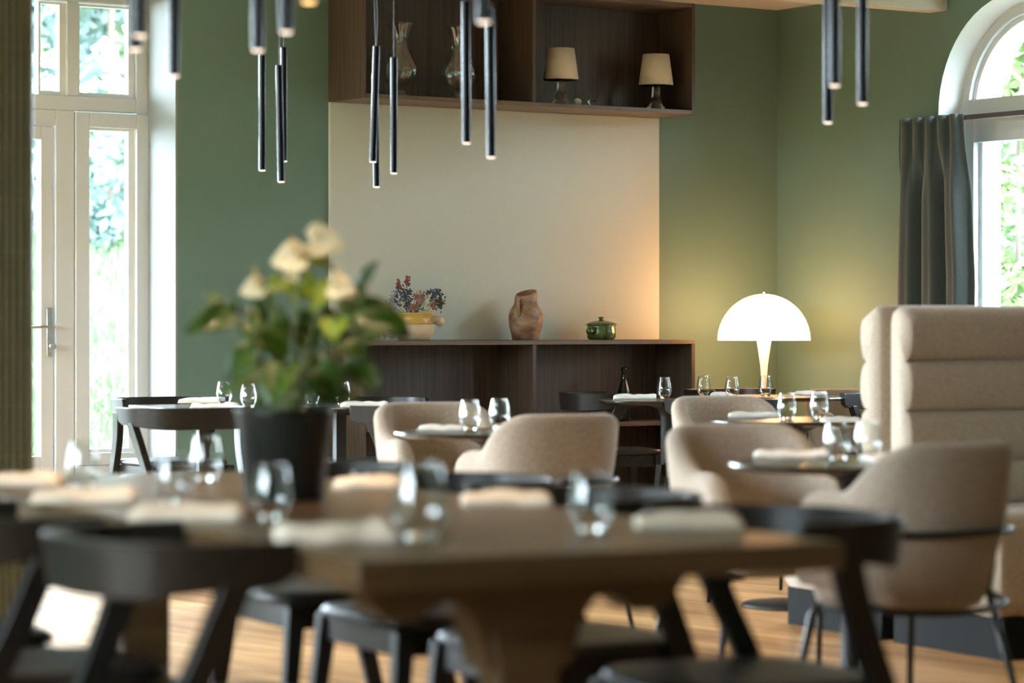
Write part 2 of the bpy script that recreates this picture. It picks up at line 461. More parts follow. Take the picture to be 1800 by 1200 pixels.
glazed_wall('wall_front', 'y', YB, XF-.4, XR+TK, wr)
for a, b in wr: plain_window('y', YB, a, b, .05, 2.75)

# beam across the ceiling
yb1, db1 = on_X(1633, XR); yb0, db0 = on_X(1665, XR)
zb = ZY(23, db1)
bm = NB(); box(bm, XL, XR, yb0, yb1, zb, ZC); struct(tag(obj('trim_2', bm, M_beam), None, None))
# baseboards
bm = NB(); box(bm, DX1, XR, Y0-.015, Y0, 0, .09); struct(obj('baseboard_back', bm, M_white))
bm = NB(); box(bm, XR-.015, XR, YB, Y0, 0, .09); struct(obj('baseboard_right', bm, M_white))

# ---------------- garden door set
YF = Y0 + .334
def X(px, y=None): return on_Y(px, y or YF)[0]
DD = on_Y(190, YF)[1]
def Z(py): return ZY(py, DD)
door = struct(bpy.data.objects.new('door_1', None)); COL.objects.link(door)
bm = NB(); f0, f1 = YF, YF+.075
zt = DZ
xl_door = X(98)-1.0
box(bm, X(240), X(262)+.012, f0, f1, 0, zt)                  # right jamb
box(bm, DX0, X(240), f0, f1, Z(7), zt)                      # head
box(bm, DX0, X(240), f0, f1, Z(197), Z(171))                # transom bar
box(bm, X(118), X(139), f0, f1, Z(171), Z(7))               # upper mullion
box(bm, X(98), X(131), f0, f1, .04, Z(197))                   # mullion beside the leaf
box(bm, xl_door-.12, xl_door, f0, f1, .04, Z(197))
box(bm, DX0, X(240), f0, f1, -.0, .04)
box(bm, xl_door, X(98), f0, f1, Z(225), Z(197))
obj('door_frame', bm, M_frame, door, bevel=.004)
bm = NB()                                                   # sidelight sash
g0 = f0-.012
box(bm, X(132), X(156), g0, f1-.01, Z(816), Z(199)); box(bm, X(239), X(261.5), g0, f1-.01, Z(816), Z(199))
box(bm, X(156), X(239), g0, f1-.01, Z(225), Z(199)); box(bm, X(156), X(239), g0, f1-.01, Z(816), Z(795))
box(bm, X(132), X(261.5), f0+.004, f1-.02, .04, Z(817))
obj('sidelight_sash', bm, M_frame, door, bevel=.004)
bm = NB()                                                   # glazing beads
for a, b, zlo, zhi in ((156, 239, Z(795), Z(225)), (139, 239, Z(171), Z(9)), (70, 118, Z(171), Z(9))):
    w = .035
    box(bm, X(b)-w, X(b), f0+.02, f1-.01, zlo, zhi); box(bm, X(a), X(a)+.012, f0+.02, f1-.01, zlo, zhi)
    box(bm, X(a)+.012, X(b)-w, f0+.02, f1-.01, zlo, zlo+.02); box(bm, X(a)+.012, X(b)-w, f0+.02, f1-.01, zhi-.012, zhi)
obj('glazing_bead', bm, M_white, door)
bm = NB(); l0 = f0+.015                                     # door leaf
box(bm, X(74), X(98)-.006, l0, l0+.06, .045, Z(226)); box(bm, xl_door, xl_door+.11, l0, l0+.06, .045, Z(226))
box(bm, xl_door, X(74), l0, l0+.06, Z(249), Z(226)); box(bm, xl_door, X(74), l0, l0+.06, .045, Z(799))
obj('door_leaf', bm, M_frame, door, bevel=.004)
bm = NB(); box(bm, X(83.5), X(94), l0-.008, l0, Z(627), Z(541)); hp = obj('handle_plate', bm, M_steel, door, bevel=.004)
bm = NB(); xk = X(89); zk = Z(574)
tube(bm, [(xk, l0-.005, zk), (xk, l0-.055, zk)], .010); tube(bm, catmull([(xk+.004, l0-.055, zk), (xk-.06, l0-.057, zk-.001), (xk-.13, l0-.052, zk-.004)]), .009)
obj('door_handle', bm, M_steel, door, smooth=True)
bm = NB(); tube(bm, [(xk, l0-.005, Z(608)), (xk, l0-.03, Z(608)), (xk, l0-.032, Z(608)), (xk, l0-.05, Z(608))], [.011, .011, .017, .017], 16); obj('lock_knob', bm, M_steel, door)
for nm, a, b, zlo, zhi in (('pane', 156, 239, Z(795), Z(225)), ('pane', 139, 239, Z(171), Z(9)), ('pane', 20, 118, Z(171), Z(9)), ('pane', 20, 74, Z(799), Z(249))):
    bm = NB(); xa = max(X(a), DX0)
    bm.faces.new([bm.verts.new(q) for q in ((xa, f0+.045, zlo), (X(b), f0+.045, zlo), (X(b), f0+.045, zhi), (xa, f0+.045, zhi))])
    obj(nm, bm, M_pane, door)

# ---------------- tiled pillar
p = C(58, 571, 8.3); px_, py_ = p.x, p.y
bm = NB(); pw = .45; nr = 20
def rib_side(ax, ay, bx_, by_, nx, ny):
    pts = []
    for k in range(nr):
        for j in range(5):
            t = (k + j/5)/nr; bul = .006*math.sin(math.pi*j/5)**.6 if j else 0
            pts.append((ax+(bx_-ax)*t+nx*bul, ay+(by_-ay)*t+ny*bul))
    return pts
out = rib_side(px_-pw, py_, px_, py_, 0, -1) + rib_side(px_, py_, px_, py_+pw, 1, 0) + rib_side(px_, py_+pw, px_-pw, py_+pw, 0, 1) + rib_side(px_-pw, py_+pw, px_-pw, py_, -1, 0)
loft(bm, [[(x, y, z) for x, y in out] for z in (0, ZC)])
tag(obj('tiled_pillar', bm, M_tile), 'square pillar clad in narrow vertical olive green glazed tiles at the left edge', 'pillar')

# ================================================================ WALL CABINETS
YC = 15.6*CT; X0c = on_Y(637, YC)[0]; X1c = on_Y(1222, YC)[0]; XM = on_Y(940, YC)[0]
bt = .024
def cabinet_boards(root, z0, z1, plinth, lower):
    bm = NB(); box(bm, X0c, X0c+bt, YC, Y0-.003, z0, z1); obj('side_panel', bm, M_walnut, root, bevel=.0015)
    bm = NB(); box(bm, X1c-bt, X1c, YC, Y0-.003, z0, z1); obj('side_panel', bm, M_walnut, root, bevel=.0015)
    bm = NB(); box(bm, XM-bt/2, XM+bt/2, YC+.003, Y0-.02, z0+bt, z1-bt); obj('divider', bm, M_walnut, root, bevel=.0015)
    bm = NB(); box(bm, X0c+bt, X1c-bt, YC, Y0-.003, z0, z0+bt); obj('bottom_board', bm, M_walnut_h, root, bevel=.0015)
    bm = NB(); box(bm, X0c+(0 if lower else bt), X1c-(0 if lower else bt), YC, Y0-.003, z1-bt, z1); obj('top_board', bm, M_walnut_h, root, bevel=.0015)
    bm = NB(); box(bm, X0c+bt, X1c-bt, Y0-.018, Y0-.004, z0+bt, z1-bt); obj('back_panel', bm, M_walnut, root)
dL = on_Y(637, YC)[1]
ZU0 = ZY(171.5, dL); ZL1 = ZY(599, dL)
up = thing('wall_cabinet', 'dark walnut open wall cabinet holding glass vases and two small lamps', 'cabinet')
cabinet_boards(up, ZU0, 2.97, 0, False)
low = thing('sideboard', 'low dark walnut open sideboard under the beige fabric panel', 'sideboard')
# lower: boards
bm = NB(); box(bm, X0c, X0c+bt, YC, Y0-.003, 0, ZL1-bt); obj('side_panel', bm, M_walnut, low, bevel=.0015)
bm = NB(); box(bm, X1c-bt, X1c, YC, Y0-.003, 0, ZL1-bt); obj('side_panel', bm, M_walnut, low, bevel=.0015)
bm = NB(); box(bm, XM-bt/2, XM+bt/2, YC+.003, Y0-.02, .1, ZL1-bt); obj('divider', bm, M_walnut, low, bevel=.0015)
bm = NB(); box(bm, X0c, X1c, YC, Y0-.003, ZL1-bt, ZL1); obj('top_board', bm, M_walnut_h, low, bevel=.0015)
bm = NB(); box(bm, X0c+bt, X1c-bt, YC+.02, Y0-.003, 0, .1); obj('plinth', bm, M_walnut_h, low)
bm = NB(); box(bm, X0c+bt, X1c-bt, Y0-.018, Y0-.004, .1, ZL1-bt); obj('back_panel', bm, M_walnut, low)
ZSH = ZY(741, on_Y(1120, YC)[1])
for a, b in ((X0c+bt, XM-bt/2), (XM+bt/2, X1c-bt)):
    bm = NB(); box(bm, a, b, YC+.004, Y0-.02, ZSH-bt, ZSH); obj('shelf', bm, M_walnut_h, low, bevel=.0015)
bm = NB(); box(bm, X0c, X1c, Y0-.022, Y0-.002, ZL1, ZU0)
tag(obj('fabric_wall_panel', bm, M_panel, bevel=.003), 'pale beige woven fabric panel on the green wall between the two walnut cabinets', 'wall panel')

# ---------------- things in the upper cabinet
YMID = YC+.17
def cpos(px, yy=YMID, z=0.): return Vector((on_Y(px, yy)[0], yy, z))
zs = ZU0+bt+.0005
def vase(px, yy, label, h=.405):
    prof_o = [(.048, 0), (.052, .006), (.040, .022), (.030, .040), (.045, .055), (.075, .085), (.096, .13), (.094, .165), (.075, .21), (.055, .25), (.043, .29), (.042, .32), (.052, .36), (.068, .395), (.071, .405)]
    prof_i = [(r-.003 if i > 4 else .03, z) for i, (r, z) in enumerate(prof_o) if i > 4]
    prof = prof_o + [(r, z) for r, z in reversed(prof_i)] + [(.02, .062), (.004, .06)]
    rings = [(max(r, .002), z) for r, z in prof]
    bm = NB()
    lathe(bm, rings, 72, mod=lambda a, z: 1+.05*math.sin(9*a+z*22)*(1 if z > .07 else 0))
    o = obj('glass_vase', bm, M_vase, None, smooth=True)
    o.location = cpos(px, yy, zs); tag(o, label, 'vase', 'hurricane glass vases in the upper cabinet'); return o
vase(703, YMID, 'left of the two twisted clear glass hurricane vases in the upper cabinet')
vase(806, YMID, 'right of the two twisted clear glass hurricane vases in the upper cabinet')
def table_lamp(px, label):
    t = thing('table_lamp', label, 'lamp', cpos(px, YC+.12, zs), 0, 'small lamps in the upper cabinet')
    bm = NB()
    lathe(bm, [(.046, 0), (.052, .006), (.048, .016), (.034, .035), (.026, .065), (.021, .095), (.020, .128), (.017, .14)], 40, mod=lambda a, z: 1+.08*math.cos(10*a+z*9))
    obj('lamp_base', bm, M_glass, t, smooth=True)
    bm = NB(); lathe(bm, [(.010, .14), (.013, .143), (.013, .19), (.008, .192)], 16); obj('socket', bm, M_steel, t, smooth=True)
    bm = NB(); z0, z1 = .142, .318
    lathe(bm, [(.100, z0), (.076, z1), (.072, z1), (.070, z1-.004), (.096, z0+.001), (.098, z0)], 48); obj('lamp_shade', bm, M_shade, t, smooth=True)
    return t
table_lamp(986, 'small table lamp with fluted glass base and cream shade, left of the pair')
table_lamp(1153, 'small table lamp with fluted glass base and cream shade, right of the pair')
bm = NB(); sphere(bm, (0, 0, .022), .024, 14, 9, (1.1, .8, .85)); o = obj('pebble', bm, M_stone, smooth=True); o.location = cpos(1015, YC+.1, zs)
tag(o, 'round white pebble on the cabinet shelf beside the left cream lamp', 'pebble')
t = thing('glass_bird', 'tiny clear glass bird figurine beside the white pebble', 'figurine', cpos(1040, YC+.1, zs))
bm = NB(); sphere(bm, (0, 0, .022), .02, 12, 8, (1.4, .8, .8)); sphere(bm, (-.024, 0, .042), .010, 10, 7); obj('body', bm, M_glass, t, smooth=True)
bm = NB(); tube(bm, [(.02, 0, .03), (.035, 0, .045), (.045, 0, .062)], [.006, .004, .001], 8); obj('tail', bm, M_glass, t, smooth=True)

# ---------------- things on the sideboard
zt_ = ZL1+.0005
def spike(bm, a, b, r=.0016): tube(bm, [a, (Vector(a)+Vector(b))/2+Vector((random.uniform(-.006, .006), 0, 0)), b], r, 5)
SC = on_Y(730, YMID)[1]/F      # metres per pixel there
pp = cpos(728, YMID, zt_)
t = thing('flower_pot', 'round earthenware pot with ochre glazed top on the sideboard', 'pot', pp)
bm = NB(); lathe(bm, [(.080, 0), (.094, .012), (.108, .045), (.110, .068), (.104, .088)], 40); obj('unglazed_body', bm, M_clay, t, smooth=True)
bm = NB(); lathe(bm, [(.1045, .087), (.098, .100), (.092, .115), (.093, .128), (.100, .143), (.104, .150), (.098, .152), (.090, .145), (.084, .12), (.080, .10), (.03, .095)], 40); obj('glazed_neck', bm, M_ochre, t, smooth=True)
bm = NB(); tube(bm, catmull([(.085, -.03, .105), (.115, -.04, .115), (.128, -.045, .108)]), [.020]*6+[.021]*4+[.026]*3, 14); sphere(bm, (.133, -.047, .105), .027, 14, 10); obj('handle', bm, M_clay, t, smooth=True)
bq = thing('dried_flower_bouquet', 'bouquet of blue thistles, pink and white dried blossoms in the ochre pot', 'bouquet', pp+Vector((0, 0, .099)))
def pof(px, py, dy=0.): # local offset from bouquet base
    d = pp.x*ST+pp.y*CT
    q = C(px, py, d) ; return Vector((q.x-pp.x, dy+ (q.y-pp.y)*0.3, q.z-pp.z-.099))
bm = NB()
tips = [(712, 492), (695, 498), (728, 510), (690, 512), (680, 522), (775, 515), (768, 525), (790, 518), (740, 520), (752, 540), (700, 530), (782, 528), (672, 530), (735, 532), (760, 522)]
for x, y in tips: spike(bm, (random.uniform(-.03, .03), random.uniform(-.03, .03), 0), pof(x, y, random.uniform(-.04, .04)))
obj('stems', bm, M_stem, bq)
def blob(name, mat, centres, n, spread, r):
    spread *= 1.35; r *= 1.25; n = int(n*1.3)
    for (x, y, dy) in centres:
        bm = NB(); c = pof(x, y, dy)
        for _ in range(n):
            v = Vector((random.gauss(0, 1), random.gauss(0, 1), random.gauss(0, 1)))*spread
            bmesh.ops.create_icosphere(bm, subdivisions=1, radius=r*random.uniform(.6, 1.3), matrix=Matrix.Translation(c+v))
        obj(name, bm, mat, bq)
blob('thistle_head', M_thistle, [(700, 523, -.02), (692, 512, 0), (710, 527, -.03), (719, 511, .01), (762, 514, 0), (773, 522, 0), (780, 514, .02), (786, 538, 0), (690, 528, -.01), (770, 514, -.02), (704, 534, -.04), (712, 518, .02)], 14, .0085, .0052)
blob('pink_flower', M_pink, [(725, 522, -.03), (737, 524, -.03), (712, 537, -.04), (719, 541, -.05), (768, 533, -.01), (728, 531, -.05), (742, 519, 0), (764, 540, -.03), (708, 543, -.05)], 16, .0075, .0048)
blob('crimson_bud', M_bud, [(713, 491, 0), (714, 497, 0), (693, 498, 0), (697, 502, 0)], 8, .0045, .006)
blob('white_flower', M_wb, [(748, 533, -.04), (753, 545, -.04), (757, 539, -.03), (746, 545, -.05), (762, 548, -.03), (735, 545, -.05), (750, 551, -.05)], 12, .009, .0034)
blob('lavender_flower', M_lav, [(678, 528, 0), (684, 520, .02), (676, 534, .02), (681, 535, -.02)], 16, .009, .0036)
blob('leaf_cluster', M_darkleaf, [(716, 545, 0), (728, 546, 0), (738, 541, 0), (792, 522, .02), (790, 531, .02), (705, 508, .02), (785, 533, 0)], 12, .009, .005)
ls = thing('lavender_sprig', 'loose sprigs of pale lavender lying on the sideboard left of the ochre pot', 'flower', cpos(676, YMID-.02, zt_))
for k in range(7):
    bm = NB(); a = Vector((-.09+k*.026, random.uniform(-.04, .04), .006)); b = a+Vector((random.uniform(-.03, .03), random.uniform(-.02, .02), random.uniform(.01, .05)))
    spike(bm, a, b, .0012)
    obj('stem', bm, M_stem, ls)
    bm = NB()
    for _ in range(16):
        c = a.lerp(b, random.uniform(.3, 1.1)); c += Vector((random.gauss(0, .007), random.gauss(0, .007), random.gauss(0, .006))); c.z = max(c.z, .005)
        bmesh.ops.create_icosphere(bm, subdivisions=1, radius=.0042, matrix=Matrix.Translation(c))
    obj('blossom', bm, M_lav, ls)
# jug
jp = cpos(924, YMID, zt_)
t = thing('clay_jug', 'tall salt glazed brown clay jug with slanted spout standing on the sideboard', 'jug', jp)
bm = NB()
prof = [(.070, 0), (.076, .004), (.080, .03), (.091, .07), (.096, .11), (.094, .145), (.083, .175), (.067, .195), (.062, .215), (.064, .222), (.060, .228), (.063, .236)]
def slant(r, z, k, n=40):
    ring = []
    for i in range(n):
        a = 2*math.pi*i/n
        x = r*math.cos(a); zz = z + k*.040*(.5+.5*math.cos(a-R(20)))
        ring.append((x+k*.004, r*math.sin(a), zz))
    return ring
rings = [slant(r, z, 0) for r, z in prof] + [slant(.061, .240, .5), slant(.059, .243, 1.), slant(.054, .243, 1.), slant(.053, .225, .4), slant(.050, .20, 0), slant(.02, .19, 0)]
loft(bm, rings); obj('jug_body', bm, M_jug, t, smooth=True)
bm = NB(); tube(bm, catmull([(-.055, -.02, .225), (-.080, -.045, .215), (-.092, -.06, .18), (-.083, -.055, .145), (-.072, -.042, .125)]), .0095, 12); obj('handle', bm, M_jug, t, smooth=True)
# casserole
t = thing('casserole', 'small green glazed lidded casserole with stub handle on the sideboard', 'casserole', cpos(1057, YMID, zt_))
bm = NB(); lathe(bm, [(.066, 0), (.074, .004), (.082, .018), (.084, .05), (.080, .072), (.083, .080), (.074, .081), (.070, .07), (.04, .05)], 40); obj('casserole_body', bm, M_green_glaze, t, smooth=True)
bm = NB(); tube(bm, [(-.07, -.03, .042), (-.10, -.045, .048), (-.118, -.052, .050)], [.013, .015, .02], 14); sphere(bm, (-.118, -.052, .050), .021, 14, 10); obj('handle', bm, M_green_glaze, t, smooth=True)
bm = NB(); lathe(bm, [(.07, .0815), (.089, .082), (.090, .086), (.080, .094), (.055, .104), (.02, .110), (.012, .112), (.013, .120), (.018, .124), (.014, .130), (.003, .131)], 40); obj('lid', bm, M_green_glaze, t, smooth=True)
# bottle in the sideboard
bm = NB(); lathe(bm, [(.030, 0), (.040, .004), (.0415, .02), (.0415, .13), (.038, .165), (.026, .20), (.016, .235), (.0145, .285), (.0165, .290), (.0165, .305), (.012, .306)], 32)
o = obj('wine_bottle', bm, M_glass_dark, smooth=True); o.location = cpos(1097, YC+.11, ZSH+.0005)
tag(o, 'dark green wine bottle standing on the sideboard shelf behind the chairs', 'bottle')
MATS['dark_bottle_glass'].node_tree.nodes.clear()
def _b():
    m = M_glass_dark; nt = m.node_tree; out = nt.nodes.new('ShaderNodeOutputMaterial'); b = nt.nodes.new('ShaderNodeBsdfPrincipled')
    b.inputs['Base Color'].default_value = (.004, .006, .004, 1); b.inputs['Roughness'].default_value = .08; nt.links.new(b.outputs[0], out.inputs[0])
_b()

# ---------------- mushroom floor lamp
lp = C(1343, 571, 16.35); lp.z = 0
t = thing('floor_lamp', 'white mushroom floor lamp glowing in the corner of the green walls', 'lamp', lp)
RS = .266
bm = NB(); lathe(bm, [(.15, 0), (.155, .006), (.14, .018), (.06, .04), (.022, .09), (.014, .2), (.0135, .7), (.015, .80), (.022, .90), (.036, 1.0), (.046, 1.06), (.05, 1.075)], 40); obj('lamp_stand', bm, M_white, t, smooth=True)
bm = NB(); z0 = ZY(598, 16.35)
po = [(RS*math.cos(a), z0+RS*math.sin(a)*1.0) for a in [R(90*i/16) for i in range(16)]] + [(.002, z0+RS)]
pi_ = [(max(r-.005, .0015), z-.004 if i else z) for i, (r, z) in enumerate(po)]
lathe(bm, po + list(reversed(pi_)), 48); obj('lamp_shade', bm, M_glow, t, smooth=True)
bm = NB(); lathe(bm, [(.006, z0+RS-.002), (.006, z0+RS+.008), (.010, z0+RS+.012), (.004, z0+RS+.020)], 14); obj('finial', bm, M_steel, t, smooth=True)
L = bpy.data.lights.new('lamp_bulb', 'POINT'); L.energy = 230; L.color = (1., .52, .23); L.shadow_soft_size = .06
o = bpy.data.objects.new('lamp_bulb', L); COL.objects.link(o); o.location = lp+Vector((0, 0, z0+.06))
def smooth(a, b, x):
    t = max(0, min(1, (x-a)/(b-a))); return t*t*(3-2*t)

# ================================================================ CURTAIN AND ROD
def fold_curtain():
    x0 = XR-.125
    yt0, yt1 = on_X(1578, x0)[0], on_X(1688, x0)[0]
    yb0_, yb1_ = on_X(1571, x0)[0], on_X(1704, x0)[0]
    zt = ZY(205, on_X(1630, x0)[1])
    V, Fc = [], []; NU, NV = 150, 44
    for j in range(NV+1):
        v = j/NV; z = zt*(1-v)+.03*v; hh = zt-z
        for i in range(NU+1):
            u = i/NU
            ya = yt0+(yt1-yt0)*u; yb_ = yb0_+(yb1_-yb0_)*u
            k = min(1, hh/.9)
            y = ya*(1-k)+yb_*k
            ple = math.sin(u*2*math.pi*5.2+.5)
            ple = math.copysign(abs(ple)**.6, ple)
            big = math.sin(u*2*math.pi*3.1+.9+.5*math.sin(hh*1.4))+.35*math.sin(u*2*math.pi*6.3+hh*.8)
            w = min(1, max(0, (hh-.12)/.35)); w = w*w*(3-2*w)
            x = x0 + (.022*ple)*(1-w) + (.045*big)*w
            y += w*.010*math.cos(u*2*math.pi*3.1)
            V.append((x, y, z))
    for j in range(NV):
        for i in range(NU):
            a = j*(NU+1)+i; Fc.append((a, a+1, a+NU+2, a+NU+1))
    o = raw('curtain', V, Fc, M_curtain, None, True)
    m = o.modifiers.new('solid', 'SOLIDIFY'); m.thickness = .004
    return o, zt
cur, zct = fold_curtain()
tag(cur, 'dark grey green pleated curtain hanging at the left side of the arched window', 'curtain')
bm = NB(); zr = ZY(208, on_X(1690, XR-.1)[1])
t = thing('curtain_rod', 'dark metal curtain rod running across the arched window', 'rod')
box(bm, XR-.092, XR-.076, YA-RAD-.35, on_X(1600, XR-.085)[0], zr-.010, zr+.018); obj('rod', bm, principled('dark_bronze', (.11, .095, .09), .35, metal=.6), t, bevel=.003)
for yy in (YA-RAD-.2, on_X(1620, XR-.085)[0]):
    bm = NB(); box(bm, XR-.08, XR, yy-.01, yy+.01, zr-.004, zr+.012); obj('bracket', bm, MATS['dark_bronze'], t)

# ================================================================ PENDANTS
GP = 'slim black tube pendants'
def pendant(px, py, d, label, tilt=0., hot=False, L=.5):
    p = C(px, py, d)
    t = thing('pendant_light', label, 'pendant light', p, 0, GP)
    rot = Matrix.Rotation(tilt, 4, Vector((ST, CT, 0)))
    bm = NB(); lathe(bm, [(.0128, 0.0), (.015, 0), (.015, L-.002), (.013, L), (.003, L)], 24); bm.transform(rot)
    o = obj('tube_body', bm, M_tube, t, smooth=True)
    try: o.data.set_sharp_from_angle(angle=R(40))
    except Exception: pass
    bm = NB(); lathe(bm, [(.002, -.004), (.010, -.004), (.0145, -.0015), (.0145, -.0003), (.003, -.0003)], 20); bm.transform(rot)
    obj('diffuser', bm, M_disc_hot if hot else M_disc, t)
    sl = bpy.data.lights.new('pendant_spot', 'SPOT'); sl.energy = 15 if d < 8 else 8; sl.color = (1., .68, .42); sl.spot_size = R(75); sl.spot_blend = .8; sl.shadow_soft_size = .012
    so = bpy.data.objects.new('pendant_spot', sl); COL.objects.link(so); so.location = p + Vector((0, 0, -.006)); so.rotation_euler = (0, 0, 0)
    top = rot @ Vector((0, 0, L)); zc_ = ZC - p.z
    bm = NB(); s = random.uniform(-.006, .006)
    tube(bm, catmull([top, top+Vector((s, 0, .12)), Vector((top.x-s, top.y, (top.z+zc_)/2)), Vector((top.x, top.y, zc_-.02)), Vector((top.x, top.y, zc_))], 5), .0022, 6)
    obj('cord', bm, M_black_matt, t)
    bm = NB(); lathe(bm, [(.03, zc_-.022), (.032, zc_-.02), (.032, zc_), (.01, zc_)], 20, (top.x, top.y, 0)); obj('ceiling_cup', bm, M_black_matt, t)
    return t
pendant(461, 299, 12.3, 'slim black tube pendant before the green wall, leftmost of the three sharp ones')
pendant(494.5, 319, 12.2, 'lowest hanging slim black tube pendant before the green wall, left of the walnut cabinet', R(-1.2))
pendant(499, 283, 12.5, 'slim black tube pendant half hidden behind the lowest one before the green wall')
pendant(655.5, 284, 12.3, 'leaning slim black tube pendant before the left glass vase', R(1.8))
pendant(662, 328, 12.6, 'slim black tube pendant hanging lowest before the beige panel, behind the leaning one', R(-.8))
pendant(692.5, 304, 12.3, 'slim black tube pendant right of the leaning one, before the left glass vase')
pendant(820, 251, 10.05, 'slim black tube pendant in front of the right glass vase', R(-.3))
pendant(863.5, 276, 9.6, 'slim black tube pendant right of the right glass vase, before the cabinet divider', R(-.5))
pendant(453, 88, 7.0, 'blurred near tube pendant with glowing end, above the leftmost sharp pendant')
pendant(503, 56, 6.5, 'blurred near tube pendant with glowing end, left of the walnut cabinet top corner')
pendant(543, 2, 5.9, 'near pendant at the top edge whose end glows orange', 0, True)
pendant(850, 38, 6.3, 'blurred near tube pendant with glowing end, above the right vase')
pendant(237, 86, 6.8, 'dark blurred tube pendant before the garden door transom, lower of the two', L=.5)
pendant(246, 62, 6.4, 'dark blurred tube pendant before the garden door transom, higher of the two')
pendant(305.5, 133, 7.5, 'dark blurred tube pendant before the white door reveal')
pendant(1455, 215, 9.3, 'tube pendant at the right, left and lowest of the three before the right wall')
pendant(1467, 150, 7.9, 'tube pendant at the right, shortest hanging of the three before the right wall')
pendant(1516, 182, 8.5, 'tube pendant at the right, rightmost of the three before the right wall')

# ================================================================ WOODEN ARMCHAIR
def rail_path(a=.275, b=.26, ext=.05, n=30):
    pts = [(a, ext), (a, ext*.4)]
    for i in range(n+1):
        t = math.pi*i/n; c, s = math.cos(t), math.sin(t)
        e = .78
        pts.append((a*math.copysign(abs(c)**e, c), -b*abs(s)**e))
    pts += [(-a, ext*.4), (-a, ext)]
    return pts
def plan_normals(p):
    out = []
    for i in range(len(p)):
        a = p[max(i-1, 0)]; b = p[min(i+1, len(p)-1)]
        t = Vector((b[0]-a[0], b[1]-a[1])).normalized(); n = Vector((t.y, -t.x))
        mid = Vector(p[i])
        if n.dot(mid) < 0 and abs(mid.x) > .1: n = -n
        if abs(mid.x) <= .1 and n.y > 0: n = -n
        out.append(n)
    return out
def make_wood_chair(label, group=None):
    t = thing('wooden_armchair', label, 'chair', (0, 0, 0), 0, group)
    bm = NB(); pts = rail_path(); ns = plan_normals(pts); rings = []
    m = len(pts)-1
    for i, ((x, y), n) in enumerate(zip(pts, ns)):
        e = min(i, m-i)
        bk = smooth(.05, .24, -y); zlo = .688 - .016*bk + (.020 if e == 0 else .006 if e == 1 else 0); zhi = .768
        th = .012
        back = 1-min(1, abs(x)/.27); flare = .010
        rings.append([(x-n.x*th, y-n.y*th, zlo), (x+n.x*th, y+n.y*th, zlo), (x+n.x*(th+flare), y+n.y*(th+flare), zhi), (x-n.x*(th-flare*.6), y-n.y*(th-flare*.6), zhi)])
    loft(bm, rings); obj('back_rail', bm, M_black_wood, t, bevel=.004)
    bm = NB()
    n = 36; ring = []
    for i in range(n):
        a = 2*math.pi*i/n; c, s = math.cos(a), math.sin(a); e = .5
        ring.append((.235*math.copysign(abs(c)**e, c), .01+.225*math.copysign(abs(s)**e, s)))
    loft(bm, [[(x*.96, y*.96, .437) for x, y in ring], [(x, y, .442) for x, y in ring], [(x, y, .456) for x, y in ring], [(x*.95, y*.95, .465) for x, y in ring], [(x*.5, y*.5, .460) for x, y in ring]])
    obj('seat', bm, M_cushion, t, smooth=True)
    for s in (-1, 1):
        bm = NB(); box(bm, s*.205-.011, s*.205+.011, -.17, .19, .375, .437); obj('side_apron', bm, M_black_wood, t, bevel=.002)
    bm = NB(); box(bm, -.194, .194, .168, .19, .375, .437); obj('front_apron', bm, M_black_wood, t, bevel=.002)
    bm = NB(); box(bm, -.194, .194, -.17, -.148, .375, .437); obj('rear_apron', bm, M_black_wood, t, bevel=.002)
    for s in (-1, 1):
        P = catmull([(s*.262, -.285, 0), (s*.245, -.225, .22), (s*.238, -.165, .43), (s*.250, -.10, .58), (s*.270, -.055, .70)], 5)
        bm = NB(); bars(bm, [(p.x, p.y, p.z, .024+.010*math.sin(min(1, p.z/.45)*math.pi*.5), .034+.024*math.sin(min(1, p.z/.7)*math.pi*.5)) for p in P])
        obj('leg', bm, M_black_wood, t, bevel=.003)
        P = catmull([(s*.258, .235, 0), (s*.240, .205, .2), (s*.222, .180, .437)], 4)
        bm = NB(); bars(bm, [(p.x, p.y, p.z, .024+.012*p.z/.43, .026+.022*p.z/.43) for p in P])
        obj('leg', bm, M_black_wood, t, bevel=.003)
    return t
def cw(xc, d): return W(xc, d, 0)
GW = 'black wooden armchairs around the long oak table'
R1 = make_wood_chair('black wooden armchair at the near right corner of the long oak table', GW)
R1.location = cw(.445, 5.47); R1.rotation_euler = (0, 0, FL)
for k, lab in ((.753, 'black wooden armchair second from the near end on the right side of the oak table'), (1.409, 'black wooden armchair third from the near end on the right side of the oak table'), (2.06, 'black wooden armchair at the far end of the right side, behind the big plant pot')):
    dup(R1, cw(.445-.446*k, 5.47+.895*k), FL, lab)
dup(R1, cw(-.530, 5.0), FR, 'black wooden armchair nearest the viewer on the left side of the oak table')
dup(R1, cw(-.945, 5.62), FR, 'black wooden armchair second from the near end on the left side of the oak table')
dup(R1, cw(-1.27, 6.22), FR+R(4), 'black wooden armchair at the far left edge beside the tiled pillar')
GW2 = 'black wooden armchairs at the far tables'
def pc(px, d): return cw((px-CX)/F*d, d)
dup(R1, pc(318, 12.66), RU+R(8), 'black wooden armchair seen from behind in front of the garden door and far left table', GW2)
dup(R1, pc(303, 14.15), FB+R(6), 'black wooden armchair across the far left table, its curved rail against the door reveal', GW2)
dup(R1, pc(690, 13.0), RU+R(35), 'black wooden armchair right of the plant pot, its back toward the sideboard shelf', GW2)
dup(R1, pc(650, 14.2), FB+R(-18), 'black wooden armchair beyond the far left table with daylight on its rail', GW2)
dup(R1, pc(1078, 15.33), FR+R(-10), 'black wooden armchair before the sideboard, left of the table with one glass', GW2)
dup(R1, pc(1264, 14.1), RU+R(4), 'black wooden armchair seen from behind just beyond the beige chairs on the right', GW2)
